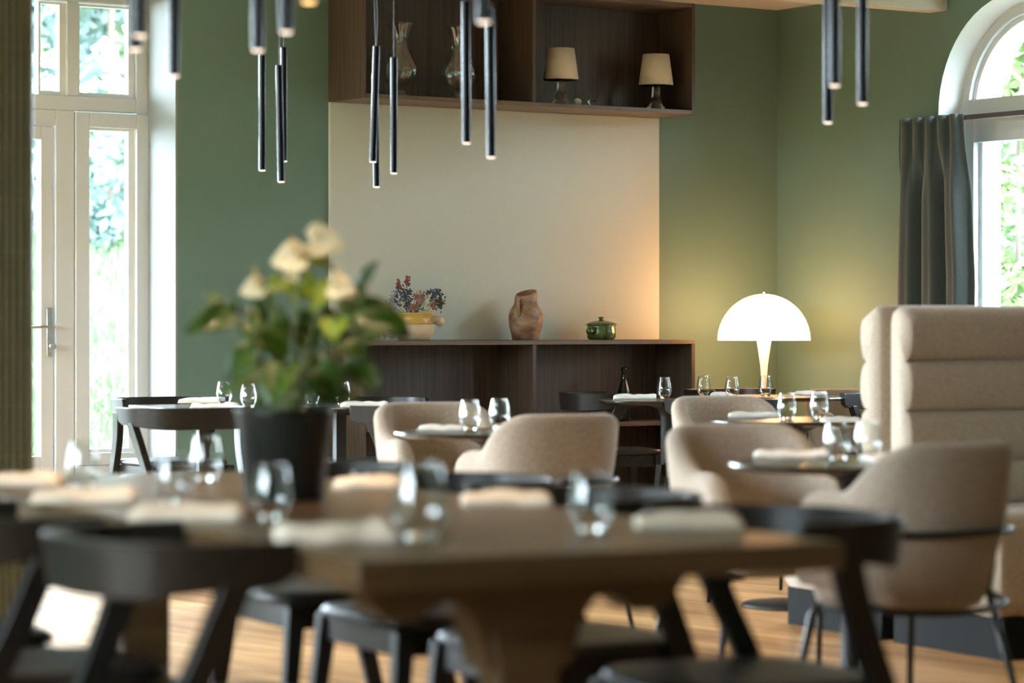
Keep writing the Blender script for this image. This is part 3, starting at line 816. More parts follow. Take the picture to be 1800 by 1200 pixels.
dup(R1, pc(1297, 16.05), FB+R(22), 'black wooden armchair against the lamp lit green wall behind three glasses', GW2)
dup(R1, pc(1572, 14.95), FL+R(30), 'black wooden armchair half hidden behind the beige banquette back', GW2)

# ================================================================ UPHOLSTERED TUB CHAIR
def make_tub(label, group):
    t = thing('upholstered_armchair', label, 'chair', (0, 0, 0), 0, group)
    a, b = .205, .20; plan = []
    for i in range(9): plan.append((a, .165-.0205*i, 0))
    n = 34
    for i in range(n+1):
        tt = math.pi*i/n; c, s = math.cos(tt), math.sin(tt); e = .72
        plan.append((a*math.copysign(abs(c)**e, c), -b*abs(s)**e, abs(s)))
    for i in range(9): plan.append((-a, .165-.0205*(8-i), 0))
    P2 = [(x, y) for x, y, _ in plan]; ns = plan_normals(P2); rings = []
    h = .033; M = len(plan)-1
    for i, ((x, y, q), nn) in enumerate(zip(plan, ns)):
        # height from how far round the back we are
        back = smooth(.30, .80, max(0, -y+.0)/b) if y < 0 else 0
        back = smooth(-.01, .165, -y)
        zt = .70 + .13*back
        zt -= .018*smooth(.13, .21, abs(x))*back
        front = smooth(.245, .165, y) if y > .15 else 1
        if y > .08:
            q_ = (y-.08)/(.165-.08); zt = .70-.085*(1-math.sqrt(max(0, 1-q_*q_)))
        zb = .45 - .035*smooth(0, .20, -y)
        lean = .035*back
        ring = []
        def pt(off, z):
            l = lean*smooth(.45, .85, z) - .035*smooth(.62, .42, z)
            return (x+nn.x*(off+l), y+nn.y*(off+l), z)
        for f in (0, .2, .4, .6, .8, 1): ring.append(pt(h, zb+.015+(zt-h-zb-.015)*f))
        for k in range(1, 6):
            ang = math.pi*k/6; ring.append(pt(h*math.cos(ang), zt-h+h*math.sin(ang)))
        for f in (1, .8, .6, .4, .2, 0): ring.append(pt(-h, zb+.015+(zt-h-zb-.015)*f))
        ring.append(pt(-h*.5, zb)); ring.append(pt(h*.5, zb))
        rings.append(ring)
    # rounded ends
    def endcap(ring, dy):
        c = sum((Vector(p) for p in ring), Vector())/len(ring)
        return [tuple(Vector(p).lerp(c, .30)+Vector((0, dy, 0))) if True else p for p in ring]
    rings = [endcap(rings[0], .022)] + [[tuple(Vector(p)+Vector((0, .012, 0))) for p in rings[0]]] + rings + [[tuple(Vector(p)+Vector((0, .012, 0))) for p in rings[-1]]] + [endcap(rings[-1], .022)]
    bm = NB(); loft(bm, rings); obj('shell', bm, M_fabric, t, smooth=True)
    bm = NB(); n = 40; ring = []
    for i in range(n):
        an = 2*math.pi*i/n; c, s = math.cos(an), math.sin(an); e = .6
        ring.append((.188*math.copysign(abs(c)**e, c), .01+.20*math.copysign(abs(s)**e, s)))
    loft(bm, [[(x*.8, y*.8, .395) for x, y in ring], [(x*.95, y*.95, .405) for x, y in ring], [(x, y, .44) for x, y in ring], [(x, y, .465) for x, y in ring], [(x*.94, y*.94, .488) for x, y in ring], [(x*.6, y*.6, .496) for x, y in ring]])
    obj('seat', bm, M_fabric, t, smooth=True)
    r = .0095
    def outer(zz, lo, hi, off=.046):
        pts = []
        for i in range(9, len(plan)-9):
            x, y, _ = plan[i]; nn = ns[i]
            if lo <= -y: 
                l = .035*smooth(-.01, .165, -y)*smooth(.45, .85, zz)-.035*smooth(.62, .42, zz)
                pts.append((x+nn.x*(off+l), y+nn.y*(off+l), zz))
        return pts
    ringp = outer(.600, .06, 1)
    A, B = ringp[0], ringp[-1]
    bm = NB()
    path = [(A[0]+.0, A[1]+.01, .43), (A[0]+.004, A[1], .50), (A[0]+.003, A[1], .585)] + ringp + [(B[0]-.003, B[1], .585), (B[0]-.004, B[1], .50), (B[0], B[1]+.01, .43)]
    tube(bm, path, r, 10); obj('back_frame', bm, M_steel_black, t, smooth=True)
    bm = NB(); low_ = [(A[0], A[1]+.01, .425), (A[0]*.8, A[1]-.09, .405), (0, A[1]-.14, .398), (B[0]*.8, B[1]-.09, .405), (B[0], B[1]+.01, .425)]
    tube(bm, catmull(low_, 6), r, 10)
    for s in (-1, 1): tube(bm, [(s*(A[0]), A[1]+.01, .425), (s*.15, .0, .392), (s*.17, .13, .392)], r, 10)
    obj('seat_frame', bm, M_steel_black, t, smooth=True)
    for s in (-1, 1):
        bm = NB(); tube(bm, [(s*A[0], A[1]+.01, .43), (s*(A[0]+.05), A[1]-.10, 0)], [r+.002, r-.002], 10); obj('leg', bm, M_steel_black, t, smooth=True)
        bm = NB(); tube(bm, [(s*.12, .13, .40), (s*.17, .135, .395), (s*.185, .14, .375), (s*.24, .20, 0)], [r+.002, r+.002, r+.002, r-.002], 10); obj('leg', bm, M_steel_black, t, smooth=True)
    return t
GT = 'beige upholstered armchairs at the round tables'
B6 = make_tub('beige upholstered armchair with black steel frame at the right, nearest the viewer', GT)
B6.location = pc(1584, 7.43); B6.rotation_euler = (0, 0, RU+R(12))
dup(B6, pc(1336, 8.45), FB+R(-4), 'beige upholstered armchair facing the nearest round table beside the banquette')
dup(B6, pc(1298, 11.85), FB+R(-4), 'beige upholstered armchair behind the middle right round table, farthest on the right')
dup(B6, pc(942, 9.8), RU+R(4), 'beige upholstered armchair seen from behind at the round table in mid picture')
dup(B6, pc(782, 10.85), FB+R(-6), 'beige upholstered armchair left of the mid round table facing the viewer')
GT2 = 'x'
t8 = dup(B6, pc(1497, 15.75), FB+R(-4), 'pale lamp lit upholstered armchair beyond the far right round table by the wall', scale=.93)

# ================================================================ ROUND TABLES
def make_round(label, r, group='round black pedestal tables'):
    t = thing('round_table', label, 'table', (0, 0, 0), 0, group)
    bm = NB(); lathe(bm, [(r-.03, .728), (r-.006, .736), (r, .742), (r-.002, .748), (r-.008, .750), (.01, .750)], 72); obj('table_top', bm, M_black, t, smooth=False)
    for p in t.children: pass
    bm = NB(); lathe(bm, [(.035, .03), (.032, .06), (.032, .66), (.045, .70), (.11, .7275), (.02, .7278)], 28); obj('pedestal', bm, M_black_matt, t, smooth=True)
    bm = NB(); lathe(bm, [(.22, 0), (.222, .006), (.21, .014), (.05, .028), (.01, .029)], 48); obj('base_plate', bm, M_black_matt, t, smooth=True)
    return t
TD = {'T1': (864, 10.2, .35), 'T2': (1400, 11.45, .35), 'T3': (1498, 7.9, .345), 'T4': (1172, 14.5, .35), 'T5': (1358, 15.2, .40)}
TP = {}
labs = {'T1': 'round black pedestal table in mid picture between two beige armchairs', 'T2': 'round black pedestal table beside the banquette, middle of the right hand row',
        'T3': 'nearest round black pedestal table beside the banquette at the right', 'T4': 'round black table before the sideboard holding a single glass', 'T5': 'largest round black table in the corner in front of the glowing lamp'}
for k, (px, d, r) in TD.items():
    t = make_round(labs[k], r); t.location = pc(px, d); TP[k] = t
# far left rectangular table
t = thing('square_table', 'black rectangular table at the far left with four black wooden armchairs', 'table', pc(478, 13.45), RU+R(-3))
bm = NB(); box(bm, -.60, .60, -.35, .35, .722, .75); obj('table_top', bm, M_black, t, bevel=.004)
for s in (-1, 1):
    bm = NB(); bars(bm, [(s*.34, 0, .01, .05, .05), (s*.34, 0, .722, .05, .05)]); obj('pedestal', bm, M_black_matt, t)
    bm = NB(); box(bm, s*.34-.05, s*.34+.05, -.27, .27, 0, .02); obj('foot', bm, M_black_matt, t, bevel=.004)
T0 = t

# ================================================================ LONG OAK TABLE
near_r = Vector((.5834, 4.987)); u = Vector(UC); v = Vector(VC)
TW, TL = .93, 2.75
cen = near_r - v*TW/2 + u*TL/2
lt = thing('long_table', 'long oak trestle table set with glasses and napkins in the foreground', 'table', cw(cen.x, cen.y), R(-33.4)+R(26.5))
bm = NB(); box(bm, -TW/2, TW/2, -TL/2, TL/2, .700, .750); obj('table_top', bm, M_oak, lt, bevel=.006, seg=3)
for s in (-1, 1):
    yc = s*(TL/2-.35)
    bm = NB()   # scalloped bracket
    hp_ = [(.325, .700), (.318, .665), (.285, .622), (.255, .612), (.215, .613), (.190, .632), (.165, .645), (.135, .640), (.105, .60), (.085, .52)]
    prof = [(-x, z) for x, z in hp_] + [(x, z) for x, z in reversed(hp_)]
    loft(bm, [[(x, yc-.045, z) for x, z in prof], [(x, yc+.045, z) for x, z in prof]]); obj('bracket', bm, M_oak, lt, bevel=.004)
    bm = NB(); bars(bm, [(0, yc, .07, .17, .12), (0, yc, .16, .12, .09), (0, yc, .50, .12, .09), (0, yc, .58, .15, .10)]); obj('post', bm, M_oak, lt, bevel=.006)
    bm = NB(); prof = [(-.36, 0), (-.37, .05), (-.30, .085), (-.12, .11), (.12, .11), (.30, .085), (.37, .05), (.36, 0)]
    loft(bm, [[(x, yc-.05, z) for x, z in prof], [(x, yc+.05, z) for x, z in prof]]); obj('foot', bm, M_oak, lt, bevel=.006)
bm = NB(); box(bm, -.03, .03, -TL/2+.49, TL/2-.49, .20, .29); obj('stretcher', bm, M_oak, lt, bevel=.004)

# ================================================================ GLASSES
def make_glass(label, group):
    bm = NB()
    lathe(bm, [(.0265, .0125), (.030, .018), (.034, .025), (.0390, .042), (.0385, .054), (.0335, .082), (.0280, .108), (.0276, .1095), (.0268, .108), (.0323, .082), (.0372, .054), (.0376, .042), (.0320, .026), (.0285, .0185), (.0255, .0135)], 36)
    for f in list(bm.faces):
        if len(f.verts) > 4: bm.faces.remove(f)
    nf = len(bm.faces)
    lathe(bm, [(.012, .0012), (.020, 0), (.0235, .0015), (.0265, .012), (.0245, .0165), (.015, .0145), (.004, .0138)], 36)
    bm.faces.ensure_lookup_table()
    for i, f in enumerate(bm.faces): f.material_index = 0 if i < nf else 1
    bmesh.ops.recalc_face_normals(bm, faces=bm.faces)
    me = bpy.data.meshes.new('tumbler_glass'); bm.to_mesh(me); bm.free(); me.materials.append(M_thin); me.materials.append(M_glass)
    for p in me.polygons: p.use_smooth = True
    o = link('tumbler_glass', me, None); tag(o, label, 'glass', group); return o
G0 = None
def glass(px, py, label, group, z=.7505, scale=1.):
    global G0
    p = PZ(px, py, z)
    if G0 is None:
        G0 = make_glass(label, group); o = G0
    else:
        o = G0.copy(); COL.objects.link(o); o['label'] = label; o['group'] = group
    o.location = p; o.rotation_euler = (0, 0, random.uniform(0, 6)); o.scale = (scale,)*3
    return o
g = 'tumblers on the long oak table'
glass(145, 858, 'tumbler on the oak table before the garden door, leftmost of all', g)
glass(303, 887, 'tumbler on the oak table left of the plant pot, nearer of the overlapping two', g)
glass(362, 845, 'tumbler on the oak table just left of the plant pot, farther of two', g)
glass(478, 914, 'tumbler on the oak table right in front of the black plant pot', g)
glass(738, 951, 'largest tumbler on the oak table, nearest the viewer in mid picture', g, scale=1.27)
glass(1038, 935, 'rightmost tumbler on the oak table, before the beige armchair back', g)
g = 'tumblers on the round tables'
glass(826, 756, 'left tumbler of two on the mid round table', g)
glass(878, 752.5, 'right tumbler of two on the mid round table', g)
glass(1383, 738, 'left tumbler on the middle right round table', g)
glass(1440, 736, 'right tumbler on the middle right round table before the banquette', g)
glass(1472, 808, 'left tumbler on the nearest round table beside the banquette', g)
glass(1526, 806, 'right tumbler on the nearest round table, against the banquette end', g)
glass(1168, 700, 'single tumbler on the round table before the sideboard', g)
glass(1237, 695, 'tumbler on the corner table, leftmost of three under the lamp', g)
glass(1287, 699, 'tumbler on the corner table, middle and shortest of three under the lamp', g)
glass(1346, 696, 'tumbler on the corner table directly under the lamp stem', g)
g = 'tumblers on the far left table'
glass(394, 711, 'tumbler on the far left table, leftmost behind the plant leaves', g)
glass(437, 716, 'tumbler on the far left table, second from left beside the plant stem', g)
glass(549, 710, 'tumbler on the far left table seen through the plant leaves, left of the last', g)
glass(603, 712, 'tumbler on the far left table, rightmost under the plant leaves', g)

# ================================================================ NAPKINS AND CUTLERY
def napkin_mesh(w, l, th, seed, mat):
    rnd = random.Random(seed); V = []; Fc = []; nx, ny = 22, 12
    ph = [rnd.uniform(0, 6) for _ in range(6)]
    def hgt(i, j, top):
        x, y = i/nx, j/ny
        e = min(x, 1-x)*nx; f = min(y, 1-y)*ny
        rim = min(1, e/1.5)*min(1, f/1.5)
        h = th*(.45+.55*rim) + .0035*math.sin(7*x+ph[0]+2*y)*math.sin(4*y+ph[1]) + .002*math.sin(15*x+9*y+ph[2])
        if y > .5: h += th*.45
        h += th*.9*max(0, x-.72)**1.2*2.2*(1 if ph[3] > 3 else .3)
        return max(h, .002)
    for top in (1, 0):
        for j in range(ny+1):
            for i in range(nx+1):
                x = (i/nx-.5)*l; y = (j/ny-.5)*w*(1-.10*(i/nx)+.05*math.sin(ph[4]+i*.3))
                V.append((x, y, hgt(i, j, 1) if top else 0.0))
    o = (nx+1)*(ny+1)
    for j in range(ny):
        for i in range(nx):
            a = j*(nx+1)+i
            Fc.append((a, a+1, a+nx+2, a+nx+1)); Fc.append((o+a, o+a+nx+1, o+a+nx+2, o+a+1))
    for i in range(nx):
        a = i; Fc.append((a, o+a, o+a+1, a+1)); a = ny*(nx+1)+i; Fc.append((a, a+1, o+a+1, o+a))
    for j in range(ny):
        a = j*(nx+1); b = a+nx+1; Fc.append((a, b, o+b, o+a)); a += nx; b = a+nx+1; Fc.append((a, o+a, o+b, b))
    return raw('napkin', V, Fc, mat, None, True)
ns_ = 0
def napkin(px, py, rot, label, group, l=.21, w=.11, th=.012, mat=None, z=.7505):
    global ns_; ns_ += 1
    o = napkin_mesh(w, l, th, ns_*13+5, mat or M_napkin); o.location = PZ(px, py, z); o.rotation_euler = (0, 0, rot)
    tag(o, label, 'napkin', group); return o
g = 'cream folded napkins on the long oak table'
mc = M_napkin_c
IM = -TH      # rotation that lies across the picture
for px, py, a, l, w, lab in ((30, 852, IM, .21, .12, 'cream folded napkin at the far left edge of the oak table'),
        (148, 882, IM+R(4), .22, .12, 'cream folded napkin on the oak table, second from the left edge'),
        (328, 912, IM+R(3), .22, .12, 'cream folded napkin on the oak table below the left pair of tumblers'),
        (590, 950, IM+R(10), .21, .15, 'cream folded napkin nearest the viewer with a raised corner'),
        (652, 858, IM+R(-3), .17, .10, 'cream folded napkin on the oak table right behind the plant pot'),
        (890, 887, IM+R(4), .19, .10, 'cream folded napkin on the oak table between the largest and rightmost tumbler'),
        (1210, 926, IM+R(2), .20, .10, 'cream folded napkin at the right end of the oak table')):
    napkin(px, py, a, lab, g, l, w, .019, mc)
g = 'white folded napkins on the far tables'
napkin(777, 755.5, IM+R(-8), 'white napkin left of the two tumblers on the mid round table', g, .17, .10)
napkin(900, 756, IM+R(6), 'white napkin right of the tumblers on the mid round table, tucked by the armchair', g, .13, .10)
napkin(1325, 732, IM+R(-6), 'white napkin left of the tumblers on the middle right round table', g, .21, .11)
napkin(1478, 741, IM+R(4), 'white napkin right of the tumblers on the middle right round table', g, .15, .10)
napkin(1393, 803, IM+R(-4), 'white napkin left of the tumblers on the nearest round table', g, .22, .12)
napkin(1556, 810, IM+R(14), 'white napkin right of the tumblers on the nearest round table', g, .11, .12)
napkin(1116, 701, IM+R(-3), 'white napkin left of the single tumbler before the sideboard', g, .22, .11, .016)
napkin(1268, 696, IM+R(8), 'white napkin between the left two tumblers on the corner table', g, .10, .10, .014)
napkin(1425, 694, IM+R(2), 'white napkin at the right end of the corner table', g, .17, .10, .014)
napkin(350, 708, IM+R(2), 'white napkin on the far left table, farther of the two at its left end', g, .20, .10, .016)
napkin(378, 717, IM+R(-2), 'white napkin on the far left table, nearer of the two at its left end', g, .22, .09, .014)
napkin(640, 715, IM+R(2), 'white napkin on the far left table right of the tumblers', g, .22, .10, .016)
def make_knife(label, group):
    t = thing('table_knife', label, 'knife', (0, 0, 0), 0, group)
    bm = NB(); loft(bm, [[(x, y, 0.002+z) for x, y, z in ((a, -w, 0), (a, w, 0), (a, w, h), (a, -w, h))] for a, w, h in ((-.10, .005, .004), (-.05, .0045, .005), (-.01, .003, .004))]); obj('handle', bm, M_steel, t, smooth=False)
    bm = NB(); loft(bm, [[(x, y, .002+z) for x, y, z in ((a, -w, 0), (a, w, 0), (a, w, .0012), (a, -w, .0012))] for a, w in ((-.01, .003), (.01, .007), (.07, .008), (.105, .001))]); obj('blade', bm, M_steel, t)
    return t
K = make_knife('steel table knife beside the napkin left of the single tumbler', 'steel table knives')
K.location = PZ(1112, 704.5, .7505); K.rotation_euler = (0, 0, IM+R(2))
dup(K, PZ(1398, 698, .7505), IM+R(-14), 'steel table knife before the napkin on the corner table')
dup(K, PZ(622, 719, .7505), IM+R(10), 'steel table knife right of the tumblers on the far left table')
dup(K, PZ(414, 720, .7505), IM+R(-38), 'steel table knife between the napkin and tumbler on the far left table')

# ================================================================ BANQUETTES
def banquette_parts(root, sgn):
    """local +Y is the seat front; back plane at y=0; visible end at x=0, length along +X*sgn"""
    Lb = 2.5
    def ext(name, prof, mat, puff, r=.03):
        bm = NB(); c = (sum(p[0] for p in prof)/len(prof), sum(p[1] for p in prof)/len(prof))
        rings = []
        for x, k in ((0, 1-puff), (r*.3, 1-puff*.35), (r, 1), (Lb-r, 1), (Lb, 1-puff)):
            rings.append([(sgn*x, c[0]+(y-c[0])*k, c[1]+(z-c[1])*k) for y, z in prof])
        loft(bm, rings); return obj(name, bm, mat, root, smooth=True)
    # lobed back
    zz = [.47, .645, .825, 1.004, 1.20]
    prof = [(.004, .47)]
    prof += [(.004, z) for z in (.6, .8, 1.0, 1.15)] + [(.015, 1.185), (.045, 1.20)]
    for k in range(3, -1, -1):
        z1, z0 = zz[k+1], zz[k]
        n = 10
        for i in range(n+1):
            a = math.pi*i/n
            if k == 3 and i < 3: continue
            prof.append((.085+.050*math.sin(a)**.75, z1-(z1-z0)*(1-math.cos(a))/2))
    o = ext('backrest', prof, M_velvet, .045, .035)
    sp = [(.004, .14), (.62, .14), (.65, .16), (.66, .20), (.66, .42), (.65, .465), (.62, .487), (.50, .492), (.10, .490), (.004, .48)]
    ext('seat', sp, M_velvet, .02, .03)
    bm = NB(); box(bm, min(.01*sgn, (Lb-.01)*sgn), max(.01*sgn, (Lb-.01)*sgn), .01, .645, 0, .14); obj('plinth', bm, M_plinth, root, bevel=.002)
# near banquette: front toward viewer (local +Y = -u)
e0 = Vector((1.640, 9.56))   # near end corner of the seat front, on the visible end
pn = e0 + u*.655
nb = thing('banquette', 'beige channel backed banquette at the right edge facing the viewer', 'banquette', cw(pn.x, pn.y), FB, 'back to back beige banquettes')
banquette_parts(nb, -1)
pf = pn + u*.055
fb = thing('banquette', 'beige banquette behind, its back against the near one, facing the lamp', 'banquette', cw(pf.x, pf.y), FU, 'back to back beige banquettes')
banquette_parts(fb, 1)

# ================================================================ PLANT
pl = PZ(500, 878, .7505)
pot = thing('potted_anthurium', 'flowering plant with cream blooms in a black pot on the oak table', 'plant', pl)
bm = NB(); lathe(bm, [(.082, 0), (.086, .004), (.104, .185), (.107, .190), (.107, .198), (.101, .199), (.098, .185), (.085, .16), (.02, .155)], 48); obj('pot', bm, M_pot, pot, smooth=True)
bm = NB(); lathe(bm, [(.02, .150), (.090, .168), (.092, .172), (.04, .178), (.004, .178)], 30); obj('soil', bm, M_soil, pot)
def plp(px, py, dd=0.):
    d0 = pl.x*ST+pl.y*CT
    return C(px, py, d0+dd) - pl
def leaf(name, base, tip, width, mat, normal, curl=.25, parent=None):
    base, tip = Vector(base), Vector(tip); ax = tip-base; L = ax.length; ax.normalize()
    side = ax.cross(Vector(normal)).normalized(); up = side.cross(ax).normalized()
    V, Fc = [], []; nu, nv = 12, 8
    for i in range(nu+1):
        s = i/nu
        w = width*(math.sin(math.pi*min(1, (s*.93+.07))**.62)**.8)*(1 if s > .0 else .6)
        w = max(w, .0005)
        for j in range(nv+1):
            q = j/nv*2-1
            back = -.16*L*(1-s)**3*abs(q)**1.5 if s < .35 else 0
            p = base + ax*(s*L+back) + side*(q*w) + up*(.18*w*abs(q)**1.4*1.6 - curl*L*(s-.45)**2 + .004*math.sin(9*s+5*q))
            V.append(p)
    for i in range(nu):
        for j in range(nv):
            a = i*(nv+1)+j; Fc.append((a, a+1, a+nv+2, a+nv+1))
    o = raw(name, [tuple(p) for p in V], Fc, mat, parent, True)
    m = o.modifiers.new('s', 'SOLIDIFY'); m.thickness = .0012
    return o
LV = [  # base px,py -> tip px,py, depth offset, width, material, normal tilt
    (405, 553, 325, 582, .05, .036, 0), (402, 545, 360, 508, .10, .022, 0), (430, 560, 448, 600, -.05, .030, 0), (395, 530, 440, 560, .12, .025, 0),
    (470, 575, 500, 640, -.06, .042, 0), (520, 565, 560, 610, .02, .042, 0), (540, 590, 500, 620, .08, .038, 0), (445, 620, 395, 672, -.04, .044, 0),
    (470, 650, 380, 690, .04, .040, 0), (500, 640, 470, 716, -.10, .042, 0), (560, 650, 590, 712, -.08, .044, 0), (610, 640, 668, 685, 0., .042, 0),
    (600, 600, 650, 640, -.05, .042, 0), (640, 545, 728, 590, .02, .040, 0), (610, 560, 690, 530, .06, .042, 0), (625, 520, 660, 458, .05, .020, 0),
    (612, 545, 640, 500, .10, .032, 0), (580, 640, 520, 700, .05, .042, 0), (560, 700, 640, 695, .08, .030, 0), (450, 540, 520, 590, .14, .036, 0),
    (560, 560, 610, 610, .14, .042, 0), (530, 640, 560, 690, .12, .042, 0), (480, 500, 560, 522, 0, .030, 1), (550, 490, 510, 530, .06, .028, 1),
    (590, 500, 545, 545, .02, .030, 1), (470, 590, 455, 650, .10, .040, 0), (590, 560, 585, 600, -.04, .030, 1), (440, 590, 480, 620, 0, .030, 1),
    (540, 455, 590, 470, .05, .026, 1), (640, 590, 700, 560, .12, .040, 0), (500, 690, 440, 712, .1, .036, 0), (545, 660, 545, 722, -.1, .038, 0),
    (480, 520, 430, 500, .12, .026, 0), (600, 665, 560, 640, .1, .04, 0)]
stem_bm = NB()
for i, (bx_, by_, tx, ty, dd, w, mt) in enumerate(LV):
    b0 = plp(bx_, by_, dd); t0 = plp(tx, ty, dd+random.uniform(-.06, .06))
    nrm = W(random.uniform(-.3, .3), -.55, 0) + Vector((0, 0, random.uniform(.3, .9)))
    lf = leaf('leaf', b0, t0, w, M_leafy2 if mt else M_leafy, nrm, random.uniform(.2, .45), pot)
    root_ = Vector((random.uniform(-.035, .035), random.uniform(-.035, .035), .165))
    mid = root_.lerp(b0, .55); mid.z += .03
    tube(stem_bm, catmull([root_, mid, b0], 5), .0022, 6)
FLW = [(572, 422, .02, .046, 20), (506, 450, -.02, .042, -25), (443, 503, .05, .030, -10), (603, 502, -.05, .034, 15), (515, 486, .06, .024, 30)]
for i, (x, y, dd, w, az) in enumerate(FLW):
    c = plp(x, y, dd); cr = Vector((CT, -ST, 0))
    tip = c + cr*(w*.9)*(1 if az > 0 else -1) + Vector((0, 0, -.014)); base = c - cr*(w*.75)*(1 if az > 0 else -1) + Vector((0, 0, .0))
    sp = leaf('spathe', base, tip, w*.85, M_spathe, Vector((-ST, -CT, .35)), .35, pot)
    bm = NB(); tube(bm, [base.lerp(tip, .15)+Vector((-ST*.004, -CT*.004, .004)), base.lerp(tip, .25)+Vector((-ST*.014, -CT*.014, .022)), base.lerp(tip, .3)+Vector((-ST*.018, -CT*.018, .046))], [.0035, .004, .0025], 8)
    obj('spadix', bm, M_spadix, sp, smooth=True)
    r0 = Vector((random.uniform(-.02, .02), random.uniform(-.02, .02), .165))
    tube(stem_bm, catmull([r0, r0.lerp(base, .6)+Vector((0, 0, .02)), base], 6), .0026, 6)
obj('stems', stem_bm, M_stem, pot, smooth=True)

# ================================================================ GARDEN
def gh(x, y):
    # distance measured outward from the building corner direction
    d = x*ST+y*CT
    base = 0.
    k = max(0, d-23.5)
    base = 2.4*smooth(0, 14, k)
    return base + .06*math.sin(x*1.3+y*.7)+.05*math.sin(y*1.9-x*.6) - .10
def grid_ground(name, x0, x1, y0, y1, st):
    V, Fc = [], []; nx = int((x1-x0)/st); ny = int((y1-y0)/st)
    for j in range(ny+1):
        for i in range(nx+1):
            x, y = x0+i*st, y0+j*st; V.append((x, y, gh(x, y)))
    for j in range(ny):
        for i in range(nx):
            a = j*(nx+1)+i; Fc.append((a, a+1, a+nx+2, a+nx+1))
    o = raw(name, V, Fc, M_grass, None, True); o['kind'] = 'structure'; return o
grid_ground('ground', XF-.5, 52, Y0+TK+.02, 52, .7)
def flat(name, x0, x1, y0, y1):
    o = raw(name, [(x0, y0, -.1), (x1, y0, -.1), (x1, y1, -.1), (x0, y1, -.1)], [(0, 1, 2, 3)], M_grass); o['kind'] = 'structure'; return o
V = []
o = raw('ground_right', [(XR+TR, YB-12, -.1), (XR+TK+30, YB-12, -.1), (XR+TK+30, Y0+TK, -.1), (XR+TR, Y0+TK, -.1)], [(0, 1, 2, 3)], M_grass); o['kind'] = 'structure'; o.name = 'ground'
flat('ground', XF-30, XF-.4, YB-12, Y0+12); flat('ground', XF-.4, XR+TK, YB-14, YB-.4); flat('ground', XF-.4, XL-.4, YJ+.4, Y0+TK+.02)
# grass blades
V, Fc = [], []
for _ in range(15000):
    d = random.uniform(19, 38); px = random.uniform(20, 275) if random.random() < .93 else random.uniform(1690, 1830)
    p = C(px, 571, d); z = gh(p.x, p.y)-.02; hgt = random.uniform(.08, .30)*(1+.5*math.sin(p.x*2)*math.sin(p.y*1.7)); w = random.uniform(.006, .014)
    a = random.uniform(0, 6.28); dx, dy = math.cos(a)*w, math.sin(a)*w; lx, ly = random.gauss(0, .3)*hgt, random.gauss(0, .3)*hgt
    n = len(V)
    V += [(p.x-dx, p.y-dy, z), (p.x+dx, p.y+dy, z), (p.x+lx*.4+dx*.7, p.y+ly*.4+dy*.7, z+hgt*.6), (p.x+lx*.4-dx*.7, p.y+ly*.4-dy*.7, z+hgt*.6), (p.x+lx, p.y+ly, z+hgt)]
    Fc += [(n, n+1, n+2, n+3), (n+3, n+2, n+4)]
tag(raw('lawn_grass', V, Fc, M_blade), 'pale long grass growing on the bank outside the garden door', 'grass', kind='stuff')
def tree(px, d, hgt, rad, n, leaf_s, mat, label, name, shape='cone', base_z=-.3):
    p = C(px, 571, d); z0 = gh(p.x, p.y) if p.y > Y0+TK+.02 else -.1
    t = thing(name, label, 'tree', (p.x, p.y, z0), 0, 'trees in the garden')
    V, Fc = [], []
    lumps = []
    for _ in range(90):
        q = random.random(); zz = base_z+q*(hgt-base_z)
        rr = rad*((1-q*.75) if shape == 'cone' else math.sin(math.pi*(.22+.7*q)))
        a = random.uniform(0, 6.28); r = rr*random.uniform(.35, 1)
        lumps.append((r*math.cos(a), r*math.sin(a), zz, random.uniform(.25, .55)*rad/2.2))
    for _ in range(int(n*1.5)):
        x, y, z, s = random.choice(lumps)
        dvec = Vector((random.gauss(0, 1), random.gauss(0, 1), random.gauss(0, .8))); dvec = dvec.normalized()*s*random.uniform(.7, 1.1)
        c = Vector((x, y, z)) + dvec
        a = Vector((random.gauss(0, 1), random.gauss(0, 1), random.gauss(0, .6))).normalized(); b = a.cross(Vector((random.gauss(0, 1), random.gauss(0, 1), random.gauss(0, 1)))).normalized()
        k = leaf_s*random.uniform(.6, 1.3); m = len(V)
        V += [tuple(c-a*k), tuple(c-b*k*.4), tuple(c+a*k), tuple(c+b*k*.4)]; Fc.append((m, m+1, m+2, m+3))
    raw('foliage', V, Fc, mat, t)
    bm = NB(); tube(bm, [(0, 0, -.3), (0, 0, hgt*.5), (.1, 0, hgt*.85)], [rad*.02, rad*.015, rad*.005], 8); obj('trunk', bm, M_bark, t)
tree(195, 36, 8.5, 2.9, 16000, .13, M_tree_blue, 'blue green conifer straight behind the sidelight of the garden door', 'conifer')
tree(60, 41, 10, 3.4, 11000, .15, M_tree_light, 'light green tree behind the left transom pane of the garden door', 'garden_tree', 'round')
tree(255, 43, 11, 3.4, 12000, .15, M_tree_light, 'pale green tree behind the right edge of the garden door', 'garden_tree', 'round')
tree(140, 46, 12, 3.6, 10000, .17, M_tree_blue, 'tall blue green conifer farthest behind the door transom', 'conifer')
tree(1790, 21, 5.0, 1.25, 9000, .09, M_tree_bright, 'bright green shrub close outside the arched window', 'garden_tree', 'round', -.1)
tree(1840, 30, 11, 3.6, 14000, .14, M_tree_light, 'tall light green tree beyond the arched window', 'garden_tree', 'round')
tree(1745, 38, 9, 2.8, 9000, .15, M_tree_blue, 'blue green conifer seen through the left of the arched window', 'conifer')

